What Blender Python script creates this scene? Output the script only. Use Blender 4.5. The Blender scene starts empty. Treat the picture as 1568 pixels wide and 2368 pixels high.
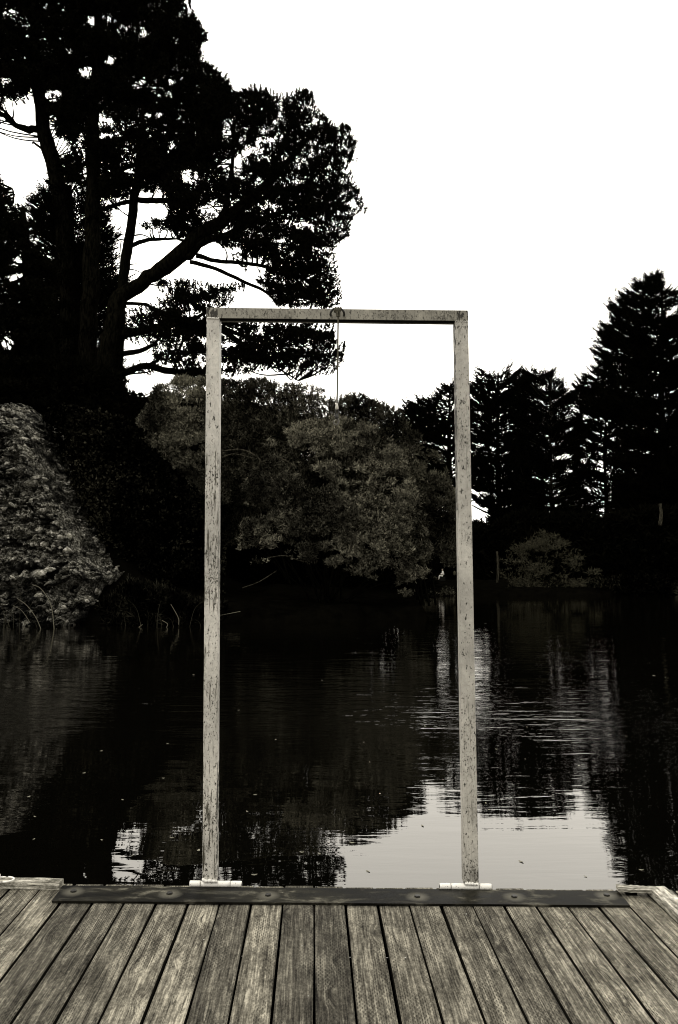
import bpy, math, random
import numpy as np
from mathutils import Vector, Matrix

C = bpy.context.scene
rng = np.random.default_rng(7)
random.seed(7)

# ------------------------------------------------------------------ camera
PITCH = math.radians(4.6)
EYE = np.array([0.0, 0.0, 1.9])
FPX = 1809.0                      # focal length in units of a 1568-wide frame
cam_d = bpy.data.cameras.new("camera")
cam = bpy.data.objects.new("camera", cam_d)
C.collection.objects.link(cam)
cam.location = EYE
cam.rotation_euler = (math.radians(90) + PITCH, 0, 0)
cam_d.sensor_fit = 'HORIZONTAL'
cam_d.sensor_width = 36.0
cam_d.lens = 36.0 * FPX / 1568.0
cam_d.clip_start = 0.05
cam_d.clip_end = 3000
C.camera = cam

# ------------------------------------------------------------------ world
SUN_EL, SUN_AZ = math.radians(52), math.radians(215)   # behind and left of the viewer
w = bpy.data.worlds.new("World")
C.world = w
w.use_nodes = True
nt = w.node_tree
nt.nodes.clear()
def N(t, k, **kw):
    n = t.nodes.new(k)
    for a, b in kw.items():
        setattr(n, a, b)
    return n
out = N(nt, 'ShaderNodeOutputWorld')
bg = N(nt, 'ShaderNodeBackground')
sky = N(nt, 'ShaderNodeTexSky', sky_type='NISHITA', sun_disc=False, sun_elevation=SUN_EL, sun_rotation=SUN_AZ)
sky.dust_density = 6.0
bw = N(nt, 'ShaderNodeRGBToBW')
tc = N(nt, 'ShaderNodeTexCoord')
sx = N(nt, 'ShaderNodeSeparateXYZ')
mr = N(nt, 'ShaderNodeMapRange', interpolation_type='SMOOTHSTEP')
mr.inputs['From Min'].default_value = -0.35
mr.inputs['From Max'].default_value = 0.75
mr.inputs['To Min'].default_value = 8.5
mr.inputs['To Max'].default_value = 23.0
cn = N(nt, 'ShaderNodeTexNoise')                     # cloud cover, slightly uneven
cn.inputs['Scale'].default_value = 2.2
cn.inputs['Detail'].default_value = 4.0
cm = N(nt, 'ShaderNodeMapRange')
cm.inputs['To Min'].default_value = 0.9
cm.inputs['To Max'].default_value = 1.1
mul = N(nt, 'ShaderNodeMath', operation='MULTIPLY')
sk = N(nt, 'ShaderNodeMath', operation='MULTIPLY_ADD')
sk.inputs[1].default_value = 0.25
tint = N(nt, 'ShaderNodeMixRGB', blend_type='MULTIPLY')
tint.inputs[0].default_value = 1.0
tint.inputs[2].default_value = (1.0, 0.963, 0.882, 1)
nt.links.new(tc.outputs['Generated'], sx.inputs[0])
nt.links.new(tc.outputs['Generated'], cn.inputs['Vector'])
nt.links.new(sx.outputs['Y'], mr.inputs['Value'])
nt.links.new(cn.outputs['Fac'], cm.inputs['Value'])
nt.links.new(mr.outputs[0], mul.inputs[0])
nt.links.new(cm.outputs[0], mul.inputs[1])
nt.links.new(sky.outputs[0], bw.inputs[0])
nt.links.new(bw.outputs[0], sk.inputs[0])
nt.links.new(mul.outputs[0], sk.inputs[2])
nt.links.new(sk.outputs[0], tint.inputs[1])
nt.links.new(tint.outputs[0], bg.inputs['Color'])
bg.inputs['Strength'].default_value = 0.1
nt.links.new(bg.outputs[0], out.inputs[0])

sun_d = bpy.data.lights.new("sun", 'SUN')
sun_d.energy = 1.1
sun_d.angle = math.radians(14)
sun_d.color = (1.0, 0.96, 0.88)
sun = bpy.data.objects.new("sun", sun_d)
C.collection.objects.link(sun)
sdir = Vector((math.sin(SUN_AZ) * math.cos(SUN_EL), math.cos(SUN_AZ) * math.cos(SUN_EL), math.sin(SUN_EL)))
sun.rotation_euler = sdir.to_track_quat('Z', 'Y').to_euler()

C.view_settings.view_transform = 'Standard'
C.view_settings.look = 'None'
C.view_settings.exposure = 0.0
C.view_settings.gamma = 1.0
C.cycles.filter_width = 1.05
C.cycles.max_bounces = 6
C.cycles.diffuse_bounces = 2
C.cycles.glossy_bounces = 3

# ------------------------------------------------------------------ geometry of the view
CP, SP = math.cos(PITCH), math.sin(PITCH)
def ray(px, py):
    x = (np.asarray(px, float) - 784.0) / FPX
    y = -(np.asarray(py, float) - 1184.0) / FPX
    return np.stack([x, CP - y * SP, SP + y * CP], -1)
def P(px, py, Y):
    d = ray(px, py)
    t = np.asarray(Y, float) / d[..., 1]
    return EYE + d * t[..., None]
def G(px, py, z):
    d = ray(px, py)
    t = (z - EYE[2]) / d[..., 2]
    return EYE + d * t[..., None]
def proj(p):
    q = np.asarray(p) - EYE
    f = q[..., 1] * CP + q[..., 2] * SP
    u = -q[..., 1] * SP + q[..., 2] * CP
    return 784 + FPX * q[..., 0] / f, 1184 - FPX * u / f
def inpoly(x, y, poly):
    x = np.asarray(x); y = np.asarray(y)
    r = np.zeros(x.shape, bool)
    n = len(poly)
    for i in range(n):
        x1, y1 = poly[i]; x2, y2 = poly[(i + 1) % n]
        if y1 == y2: continue
        c = ((y1 > y) != (y2 > y)) & (x < (x2 - x1) * (y - y1) / (y2 - y1) + x1)
        r ^= c
    return r

# ------------------------------------------------------------------ object helpers
def mesh_obj(name, V, F, mat, parent=None, smooth=False):
    V = np.asarray(V, np.float32).reshape(-1, 3)
    me = bpy.data.meshes.new(name)
    if isinstance(F, np.ndarray):
        n, k = F.shape
        me.vertices.add(len(V)); me.vertices.foreach_set('co', V.ravel())
        me.loops.add(n * k); me.loops.foreach_set('vertex_index', F.ravel().astype(np.int32))
        me.polygons.add(n)
        me.polygons.foreach_set('loop_start', np.arange(0, n * k, k, dtype=np.int32))
        me.polygons.foreach_set('loop_total', np.full(n, k, np.int32))
        me.update(calc_edges=True)
    else:
        me.from_pydata(V.tolist(), [], F)
    if smooth:
        me.polygons.foreach_set('use_smooth', np.ones(len(me.polygons), bool))
    me.materials.append(mat)
    me.update()
    o = bpy.data.objects.new(name, me)
    C.collection.objects.link(o)
    if parent is not None:
        o.parent = parent
        o.matrix_parent_inverse = Matrix.Translation(-Vector(parent.location))
    return o
def thing(name, label, cat, loc=(0, 0, 0), group=None):
    o = bpy.data.objects.new(name, None)
    o.empty_display_size = 0.2
    C.collection.objects.link(o)
    o.location = [float(v) for v in loc]
    return tag(o, label, cat, group)
def tag(o, label, cat, group=None):
    o['label'] = label; o['category'] = cat
    if group: o['group'] = group
    return o

class MB:
    def __init__(s): s.V = []; s.F = []
    def add(s, V, F):
        b = len(s.V)
        s.V += [tuple(map(float, v)) for v in V]
        s.F += [tuple(int(i) + b for i in f) for f in F]
        return s
    def hexa(s, c8, bev=0.0):
        """c8: bottom 4 (ccw) then top 4; optional bevel through bmesh."""
        import bmesh
        bm = bmesh.new()
        vs = [bm.verts.new([float(t) for t in c]) for c in c8]
        for f in ((3, 2, 1, 0), (4, 5, 6, 7), (0, 1, 5, 4), (1, 2, 6, 5), (2, 3, 7, 6), (3, 0, 4, 7)):
            bm.faces.new([vs[i] for i in f])
        if bev:
            bmesh.ops.bevel(bm, geom=list(bm.edges), offset=bev, segments=2, affect='EDGES', profile=0.6)
        bm.verts.index_update()
        s.add([v.co[:] for v in bm.verts], [[v.index for v in f.verts] for f in bm.faces])
        bm.free()
        return s
    def box(s, x0, x1, y0, y1, z0, z1, bev=0.0, T=None):
        c = [(x0, y0, z0), (x1, y0, z0), (x1, y1, z0), (x0, y1, z0), (x0, y0, z1), (x1, y0, z1), (x1, y1, z1), (x0, y1, z1)]
        if T: c = [T(*v) for v in c]
        return s.hexa(c, bev)
    def tube(s, pts, rad, n=8, caps=True, wob=0.0):
        pts = np.asarray(pts, float)
        rad = np.broadcast_to(np.asarray(rad, float), (len(pts),))
        tan = np.gradient(pts, axis=0)
        tan /= np.linalg.norm(tan, axis=1)[:, None] + 1e-9
        ref = np.array([0.0, 1.0, 0.0]) if abs(tan[0][1]) < 0.9 else np.array([1.0, 0, 0])
        V = []; F = []
        a = np.linspace(0, 2 * math.pi, n, endpoint=False)
        for i in range(len(pts)):
            u = np.cross(tan[i], ref); u /= np.linalg.norm(u) + 1e-9
            v = np.cross(tan[i], u)
            ref = -np.cross(tan[i], u) if False else ref
            rr = rad[i] * (1 + wob * rng.uniform(-1, 1, n)) if wob else rad[i] * np.ones(n)
            for k in range(n):
                V.append(pts[i] + rr[k] * (math.cos(a[k]) * u + math.sin(a[k]) * v))
        for i in range(len(pts) - 1):
            for k in range(n):
                F.append((i * n + k, i * n + (k + 1) % n, (i + 1) * n + (k + 1) % n, (i + 1) * n + k))
        if caps:
            F.append(tuple(range(n))[::-1]); F.append(tuple((len(pts) - 1) * n + k for k in range(n)))
        return s.add(V, F)
    def build(s, name, mat, parent=None, smooth=False):
        return mesh_obj(name, s.V, s.F, mat, parent, smooth)

def smooth_path(pts, k=6):
    """Catmull-Rom through the points (last column may be the radius)."""
    p = np.asarray(pts, float)
    p = np.vstack([2 * p[0] - p[1], p, 2 * p[-1] - p[-2]])
    o = []
    for i in range(1, len(p) - 2):
        for t in np.linspace(0, 1, k, endpoint=False):
            a, b, c, d = p[i - 1], p[i], p[i + 1], p[i + 2]
            o.append(0.5 * ((2 * b) + (-a + c) * t + (2 * a - 5 * b + 4 * c - d) * t * t + (-a + 3 * b - 3 * c + d) * t ** 3))
    o.append(p[-2])
    return np.array(o)

# value noise, 2-D / 3-D, for terrain and rock
_perm = rng.random((64, 64, 64))
def vn(x, y, z=0.0):
    x, y, z = np.broadcast_arrays(np.asarray(x, float), np.asarray(y, float), np.asarray(z, float))
    xi = np.floor(x).astype(int); yi = np.floor(y).astype(int); zi = np.floor(z).astype(int)
    fx = x - xi; fy = y - yi; fz = z - zi
    fx = fx * fx * (3 - 2 * fx); fy = fy * fy * (3 - 2 * fy); fz = fz * fz * (3 - 2 * fz)
    r = 0
    for a in (0, 1):
        for b in (0, 1):
            for c in (0, 1):
                wgt = (fx if a else 1 - fx) * (fy if b else 1 - fy) * (fz if c else 1 - fz)
                r = r + wgt * _perm[(xi + a) % 64, (yi + b) % 64, (zi + c) % 64]
    return r * 2 - 1
def fbm(x, y, z=0.0, o=4):
    r = 0; a = 1.0; f = 1.0
    for i in range(o):
        r = r + a * vn(x * f + 11.3 * i, y * f + 5.7 * i, np.asarray(z) * f + 3.1 * i); a *= 0.5; f *= 2.03
    return r
def sstep(a, b, x):
    t = np.clip((np.asarray(x, float) - a) / (b - a), 0, 1)
    return t * t * (3 - 2 * t)

# ------------------------------------------------------------------ materials
def newmat(name):
    m = bpy.data.materials.new(name); m.use_nodes = True
    t = m.node_tree; t.nodes.clear()
    o = N(t, 'ShaderNodeOutputMaterial')
    return m, t, o
def L(t, a, b): t.links.new(a, b)
def math_n(t, op, a, b=None, c=None):
    n = N(t, 'ShaderNodeMath', operation=op)
    for i, v in enumerate((a, b, c)):
        if v is None: continue
        if isinstance(v, (int, float)): n.inputs[i].default_value = v
        else: L(t, v, n.inputs[i])
    return n.outputs[0]
def ramp(t, fac, stops):
    r = N(t, 'ShaderNodeValToRGB')
    e = r.color_ramp.elements
    while len(e) < len(stops): e.new(0.5)
    for i, (p, c) in enumerate(stops):
        e[i].position = p
        e[i].color = (c, c, c, 1) if isinstance(c, (int, float)) else (*c, 1)
    L(t, fac, r.inputs[0])
    return r.outputs[0]
def noise(t, vec, scale, detail=4, rough=0.55, dist=0.0):
    n = N(t, 'ShaderNodeTexNoise')
    n.inputs['Scale'].default_value = scale; n.inputs['Detail'].default_value = detail
    n.inputs['Roughness'].default_value = rough; n.inputs['Distortion'].default_value = dist
    if vec is not None: L(t, vec, n.inputs['Vector'])
    return n.outputs['Fac']
def mapping(t, vec, scale=(1, 1, 1), loc=(0, 0, 0), rot=0.0):
    n = N(t, 'ShaderNodeMapping')
    n.inputs['Scale'].default_value = scale; n.inputs['Location'].default_value = loc
    n.inputs['Rotation'].default_value = (0, 0, rot)
    L(t, vec, n.inputs['Vector'])
    return n.outputs[0]
def mix(t, fac, a, b, bt='MIX'):
    n = N(t, 'ShaderNodeMixRGB', blend_type=bt)
    for i, v in zip((0, 1, 2), (fac, a, b)):
        if isinstance(v, (int, float)): n.inputs[i].default_value = v if i == 0 else (v, v, v, 1)
        elif isinstance(v, tuple): n.inputs[i].default_value = (*v, 1)
        else: L(t, v, n.inputs[i])
    return n.outputs[0]
def bump(t, h, strength, dist):
    b = N(t, 'ShaderNodeBump')
    b.inputs['Strength'].default_value = strength; b.inputs['Distance'].default_value = dist
    L(t, h, b.inputs['Height'])
    return b.outputs[0]
def principled(t, o, col, rough=0.8, spec=0.3, metal=0.0, nrm=None):
    b = N(t, 'ShaderNodeBsdfPrincipled')
    if isinstance(col, tuple): b.inputs['Base Color'].default_value = (*col, 1)
    else: L(t, col, b.inputs['Base Color'])
    for nm, v in (('Roughness', rough), ('Specular IOR Level', spec), ('Metallic', metal)):
        if isinstance(v, (int, float)): b.inputs[nm].default_value = v
        else: L(t, v, b.inputs[nm])
    if nrm is not None: L(t, nrm, b.inputs['Normal'])
    L(t, b.outputs[0], o.inputs[0])
    return b

def leaf_mat(name, a, b, scale=0.8, spec=0.0, lo=0.36, hi=0.64, patch=None):
    m, t, o = newmat(name)
    g = N(t, 'ShaderNodeNewGeometry')
    n = noise(t, g.outputs['Position'], scale, 3)
    n2 = noise(t, g.outputs['Position'], scale * 9, 2)
    f = math_n(t, 'ADD', math_n(t, 'MULTIPLY', n2, 0.35), math_n(t, 'MULTIPLY', n, 0.40))
    f = math_n(t, 'MULTIPLY_ADD', g.outputs['Random Per Island'], 0.25, f)
    c = ramp(t, f, [(lo, a), (hi, b)])
    if patch:
        pn = noise(t, g.outputs['Position'], patch[0], 3, 0.6)
        c = mix(t, 1.0, c, ramp(t, pn, [(patch[1], 0.12), (patch[2], 1.0)]), 'MULTIPLY')
    if spec:
        principled(t, o, c, 0.45, spec)
    else:
        d = N(t, 'ShaderNodeBsdfDiffuse'); L(t, c, d.inputs[0]); L(t, d.outputs[0], o.inputs[0])
    return m
M = {}
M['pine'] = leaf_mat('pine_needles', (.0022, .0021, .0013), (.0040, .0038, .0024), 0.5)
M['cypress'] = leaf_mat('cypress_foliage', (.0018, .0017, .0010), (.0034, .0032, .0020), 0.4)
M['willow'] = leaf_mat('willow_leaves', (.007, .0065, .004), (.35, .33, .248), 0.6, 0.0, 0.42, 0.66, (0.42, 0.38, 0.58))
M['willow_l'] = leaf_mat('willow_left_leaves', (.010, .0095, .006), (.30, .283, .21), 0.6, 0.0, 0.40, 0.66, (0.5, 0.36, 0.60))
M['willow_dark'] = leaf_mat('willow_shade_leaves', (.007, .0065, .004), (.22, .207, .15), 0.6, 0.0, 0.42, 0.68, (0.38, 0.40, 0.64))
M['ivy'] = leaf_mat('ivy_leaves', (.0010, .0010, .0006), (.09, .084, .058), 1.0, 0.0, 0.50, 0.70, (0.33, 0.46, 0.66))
M['ivy2'] = leaf_mat('shore_leaves', (.001, .001, .0006), (.06, .056, .04), 1.0, 0.0, 0.48, 0.72, (0.9, 0.42, 0.62))
M['scrub'] = leaf_mat('scrub_twigs', (.016, .015, .009), (.075, .070, .048), 2.0)
M['reed'] = leaf_mat('reed_blades', (.003, .0028, .002), (.06, .056, .04), 3.0)

def bark(name, a, b):
    m, t, o = newmat(name)
    g = N(t, 'ShaderNodeNewGeometry')
    v = mapping(t, g.outputs['Position'], (6, 6, 1.2))
    n = noise(t, v, 1.4, 6, 0.65, 0.4)
    c = ramp(t, n, [(0.42, a), (0.62, b)])
    d = N(t, 'ShaderNodeBsdfDiffuse'); L(t, c, d.inputs[0])
    L(t, bump(t, n, 1.0, 0.08), d.inputs['Normal'])
    L(t, d.outputs[0], o.inputs[0])
    return m
M['bark'] = bark('pine_bark', (.0012, .0011, .0007), (.0075, .0068, .0045))
M['bark_dark'] = bark('dark_bark', (.0015, .0014, .0009), (.005, .0047, .003))
M['bark_pale'] = bark('pale_bark', (.012, .011, .008), (.055, .050, .036))

def mat_ground():
    m, t, o = newmat('bank_soil')
    g = N(t, 'ShaderNodeNewGeometry')
    n = noise(t, g.outputs['Position'], 1.5, 8, 0.7)
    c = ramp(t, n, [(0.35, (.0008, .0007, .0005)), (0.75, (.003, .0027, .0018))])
    d = N(t, 'ShaderNodeBsdfDiffuse'); L(t, c, d.inputs[0]); L(t, d.outputs[0], o.inputs[0])
    return m
M['ground'] = mat_ground()

def mat_rock():
    m, t, o = newmat('rough_rock')
    g = N(t, 'ShaderNodeNewGeometry')
    p = g.outputs['Position']
    v = mapping(t, p, (1.0, 1.0, 1.6))
    n1 = noise(t, v, 0.8, 5, 0.65, 0.5)
    n2 = noise(t, v, 5.5, 8, 0.75, 0.5)
    n3 = noise(t, v, 26.0, 4, 0.7)
    vo = N(t, 'ShaderNodeTexVoronoi'); vo.inputs['Scale'].default_value = 5.0; L(t, mapping(t, p, (1, 1, 1.7)), vo.inputs['Vector'])
    base = ramp(t, n2, [(0.37, (.004, .0038, .0026)), (0.45, (.06, .056, .042)), (0.52, (.30, .288, .235)), (0.59, (.78, .75, .66))])
    patch = ramp(t, n1, [(0.42, 0.07), (0.59, 0.95)])
    c = mix(t, 1.0, base, patch, 'MULTIPLY')
    sz = N(t, 'ShaderNodeSeparateXYZ'); L(t, p, sz.inputs[0])
    moss = math_n(t, 'ADD', math_n(t, 'MULTIPLY', sz.outputs['Z'], 0.22), math_n(t, 'MULTIPLY', n1, 0.9))   # damp moss near the water
    c = mix(t, 1.0, c, ramp(t, moss, [(0.50, 0.16), (0.85, 1.0)]), 'MULTIPLY')
    c = mix(t, 0.45, c, ramp(t, n3, [(0.35, 0.3), (0.6, 1.3)]), 'MULTIPLY')
    h = math_n(t, 'ADD', math_n(t, 'MULTIPLY', n2, 0.7), math_n(t, 'ADD', math_n(t, 'MULTIPLY', n3, 0.25), math_n(t, 'MULTIPLY', vo.outputs['Distance'], 0.5)))
    principled(t, o, c, 0.95, 0.1, 0.0, bump(t, h, 1.0, 0.25))
    return m
M['rock'] = mat_rock()
def mat_stone():
    m, t, o = newmat('pale_stone')
    g = N(t, 'ShaderNodeNewGeometry')
    n = noise(t, g.outputs['Position'], 9.0, 6, 0.7)
    n1 = noise(t, g.outputs['Position'], 1.3, 3, 0.6)
    c = ramp(t, n, [(0.34, (.03, .028, .02)), (0.50, (.22, .21, .17)), (0.62, (.66, .63, .56))])
    c = mix(t, 1.0, c, ramp(t, n1, [(0.36, 0.15), (0.6, 1.0)]), 'MULTIPLY')
    principled(t, o, c, 0.9, 0.15, 0.0, bump(t, n, 0.8, 0.05))
    return m
M['stone'] = mat_stone()

def mat_water():
    m, t, o = newmat('dark_lake_water')
    g = N(t, 'ShaderNodeNewGeometry')
    p = g.outputs['Position']
    s = N(t, 'ShaderNodeSeparateXYZ'); L(t, p, s.inputs[0])
    swell = noise(t, mapping(t, p, (0.55, 1.1, 1), rot=0.5), 1.0, 2, 0.5, 0.6)
    mid = noise(t, mapping(t, p, (0.7, 2.4, 1), (3, 1, 0), 0.13), 1.0, 2, 0.5, 0.9)      # waves about 0.5 m from crest to crest
    wav = noise(t, mapping(t, p, (1.0, 4.6, 1), rot=-0.16), 1.5, 2, 0.5, 0.9)
    rip = noise(t, mapping(t, p, (2.2, 9.0, 1), rot=0.09), 2.6, 2, 0.55, 0.8)
    patch = noise(t, mapping(t, p, (0.10, 0.16, 1), (3.1, 0.4, 0)), 1.0, 3, 0.6, 0.4)
    pm = ramp(t, patch, [(0.38, 0.12), (0.58, 1.0)])
    def rng_(a, b, c, d):
        n_ = N(t, 'ShaderNodeMapRange', interpolation_type='SMOOTHSTEP')
        for k_, v_ in zip(('From Min', 'From Max', 'To Min', 'To Max'), (a, b, c, d)): n_.inputs[k_].default_value = v_
        L(t, s.outputs['Y'], n_.inputs['Value'])
        return n_.outputs[0]
    near = rng_(6.0, 11.5, 0.07, 1.0)
    k = math_n(t, 'MULTIPLY', math_n(t, 'MULTIPLY', near, rng_(15.0, 30.0, 1.0, 0.25)), pm)
    km = math_n(t, 'MULTIPLY', near, rng_(14.0, 45.0, 1.0, 0.15))
    a = math_n(t, 'MULTIPLY', swell, math_n(t, 'MULTIPLY', math_n(t, 'MULTIPLY', rng_(18.0, 40.0, 1.0, 0.25), 0.010), rng_(6.0, 12.0, 0.45, 1.0)))
    m2 = math_n(t, 'MULTIPLY', math_n(t, 'MULTIPLY', mid, 0.0115), math_n(t, 'ADD', math_n(t, 'MULTIPLY', km, pm), 0.05))
    b = math_n(t, 'MULTIPLY', math_n(t, 'MULTIPLY', wav, 0.0068), math_n(t, 'ADD', k, 0.05))
    c = math_n(t, 'MULTIPLY', math_n(t, 'MULTIPLY', rip, 0.0024), math_n(t, 'MULTIPLY', k, rng_(9, 14, 1.0, 0.2)))
    h = math_n(t, 'ADD', math_n(t, 'ADD', a, m2), math_n(t, 'ADD', b, c))
    nrm = bump(t, h, 1.0, 1.0)
    fr = N(t, 'ShaderNodeFresnel'); fr.inputs['IOR'].default_value = 1.75; L(t, nrm, fr.inputs['Normal'])
    gl = N(t, 'ShaderNodeBsdfGlossy'); gl.inputs['Roughness'].default_value = 0.0
    gl.inputs['Color'].default_value = (1, .98, .95, 1)
    L(t, nrm, gl.inputs['Normal'])
    d = N(t, 'ShaderNodeBsdfDiffuse'); d.inputs[0].default_value = (.0012, .0011, .0007, 1)
    mx = N(t, 'ShaderNodeMixShader')
    L(t, fr.outputs[0], mx.inputs[0]); L(t, d.outputs[0], mx.inputs[1]); L(t, gl.outputs[0], mx.inputs[2])
    L(t, mx.outputs[0], o.inputs[0])
    return m
M['water'] = mat_water()

def mat_wood(name, lo, hi, uvname='board', incise=True):
    m, t, o = newmat(name)
    uv = N(t, 'ShaderNodeUVMap', uv_map=uvname)
    s = N(t, 'ShaderNodeSeparateXYZ'); L(t, uv.outputs[0], s.inputs[0])
    at = N(t, 'ShaderNodeAttribute', attribute_name='pid')
    pid = at.outputs['Fac']
    u, v = s.outputs['X'], s.outputs['Y']
    cmb = N(t, 'ShaderNodeCombineXYZ')
    L(t, u, cmb.inputs[0]); L(t, v, cmb.inputs[1]); L(t, math_n(t, 'MULTIPLY', pid, 7.31), cmb.inputs[2])
    uvw = cmb.outputs[0]
    # grain bends round knots
    w1 = noise(t, mapping(t, uvw, (4, 0.8, 1)), 1.0, 2, 0.5)
    kn = N(t, 'ShaderNodeTexVoronoi'); kn.inputs['Scale'].default_value = 1.0
    L(t, mapping(t, uvw, (8, 2.6, 1)), kn.inputs['Vector'])
    knot = ramp(t, kn.outputs['Distance'], [(0.0, 1.0), (0.26, 0.0)])
    ub = math_n(t, 'ADD', u, math_n(t, 'ADD', math_n(t, 'MULTIPLY', w1, 0.030), math_n(t, 'MULTIPLY', knot, 0.026)))
    cg = N(t, 'ShaderNodeCombineXYZ')
    L(t, ub, cg.inputs[0]); L(t, math_n(t, 'MULTIPLY', v, 0.05), cg.inputs[1]); L(t, math_n(t, 'MULTIPLY', pid, 3.7), cg.inputs[2])
    g1 = noise(t, cg.outputs[0], 55, 3, 0.6)
    g2 = noise(t, cg.outputs[0], 170, 2, 0.6)
    g3 = noise(t, mapping(t, uvw, (70, 45, 1)), 1.0, 6, 0.8)
    blot = noise(t, mapping(t, uvw, (9, 4.5, 1)), 1.0, 5, 0.7)
    tone = math_n(t, 'ADD', math_n(t, 'MULTIPLY', g1, 0.34), math_n(t, 'ADD', math_n(t, 'MULTIPLY', g2, 0.36), math_n(t, 'ADD', math_n(t, 'MULTIPLY', blot, 0.34), math_n(t, 'MULTIPLY', g3, 0.40))))
    c = ramp(t, tone, [(0.58, tuple(x * 0.16 for x in lo)), (0.665, tuple(x * 0.85 for x in lo)), (0.74, hi), (0.85, tuple(min(1, x * 2.6) for x in hi))])
    # dark cracks along the grain
    cr = noise(t, cg.outputs[0], 18, 2, 0.5)
    crm = ramp(t, math_n(t, 'ABSOLUTE', math_n(t, 'SUBTRACT', cr, 0.5)), [(0.0, 1.0), (0.006, 0.0)])
    crk = math_n(t, 'MULTIPLY', crm, ramp(t, noise(t, mapping(t, uvw, (3, 2, 1), (4, 9, 0)), 1.0, 2), [(0.5, 0.0), (0.56, 1.0)]))
    h = math_n(t, 'SUBTRACT', math_n(t, 'ADD', g2, math_n(t, 'MULTIPLY', g3, 0.6)), math_n(t, 'MULTIPLY', crk, 2.0))
    c = mix(t, math_n(t, 'MULTIPLY', crk, 0.85), c, (.008, .0075, .005))
    # knot hearts
    kh = ramp(t, math_n(t, 'ADD', kn.outputs['Distance'], math_n(t, 'MULTIPLY', g3, 0.06)), [(0.08, 0.85), (0.16, 0.0)])
    c = mix(t, kh, c, tuple(x * 0.35 for x in lo))
    if incise:
        # staggered rows of treatment incisions
        ru = math_n(t, 'DIVIDE', u, 0.0085)
        row = math_n(t, 'FLOOR', ru)
        fu = math_n(t, 'ABSOLUTE', math_n(t, 'SUBTRACT', math_n(t, 'FRACT', ru), 0.5))
        rv = math_n(t, 'ADD', math_n(t, 'DIVIDE', v, 0.026), math_n(t, 'MULTIPLY', row, 0.5))
        fv = math_n(t, 'ABSOLUTE', math_n(t, 'SUBTRACT', math_n(t, 'FRACT', rv), 0.5))
        inc = math_n(t, 'MULTIPLY', math_n(t, 'LESS_THAN', fu, 0.17), math_n(t, 'LESS_THAN', fv, 0.27))
        im = ramp(t, noise(t, mapping(t, uvw, (11, 2.2, 1), (1, 5, 0)), 1.0, 4), [(0.43, 0.0), (0.60, 1.0)])
        inc = math_n(t, 'MULTIPLY', inc, im)
        c = mix(t, math_n(t, 'MULTIPLY', inc, 0.72), c, (.010, .009, .006))
        h = math_n(t, 'SUBTRACT', h, inc)
        # bird droppings and flakes
        sp = N(t, 'ShaderNodeTexVoronoi'); sp.inputs['Scale'].default_value = 1.0
        L(t, mapping(t, uvw, (13, 9, 1)), sp.inputs['Vector'])
        spn = math_n(t, 'ADD', sp.outputs['Distance'], math_n(t, 'MULTIPLY', g3, 0.12))
        spm = math_n(t, 'MULTIPLY', math_n(t, 'LESS_THAN', spn, 0.105), 0.75)
        sel = ramp(t, noise(t, mapping(t, uvw, (4, 3, 1), (8, 1, 3)), 1.0, 2), [(0.54, 0.0), (0.58, 1.0)])
        c = mix(t, math_n(t, 'MULTIPLY', spm, sel), c, (.42, .41, .37))
    # board to board tone
    pr = N(t, 'ShaderNodeTexWhiteNoise', noise_dimensions='1D'); L(t, pid, pr.inputs['W'])
    c = mix(t, 1.0, c, ramp(t, pr.outputs['Value'], [(0.0, 0.55), (0.35, 0.88), (1.0, 1.32)]), 'MULTIPLY')
    principled(t, o, c, 0.85, 0.12, 0.0, bump(t, h, 0.9, 0.0015))
    return m
M['deck'] = mat_wood('weathered_deck_wood', (.078, .071, .055), (.132, .122, .097))
M['rail'] = mat_wood('weathered_rail_wood', (.12, .113, .09), (.30, .285, .245), incise=False)

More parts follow.
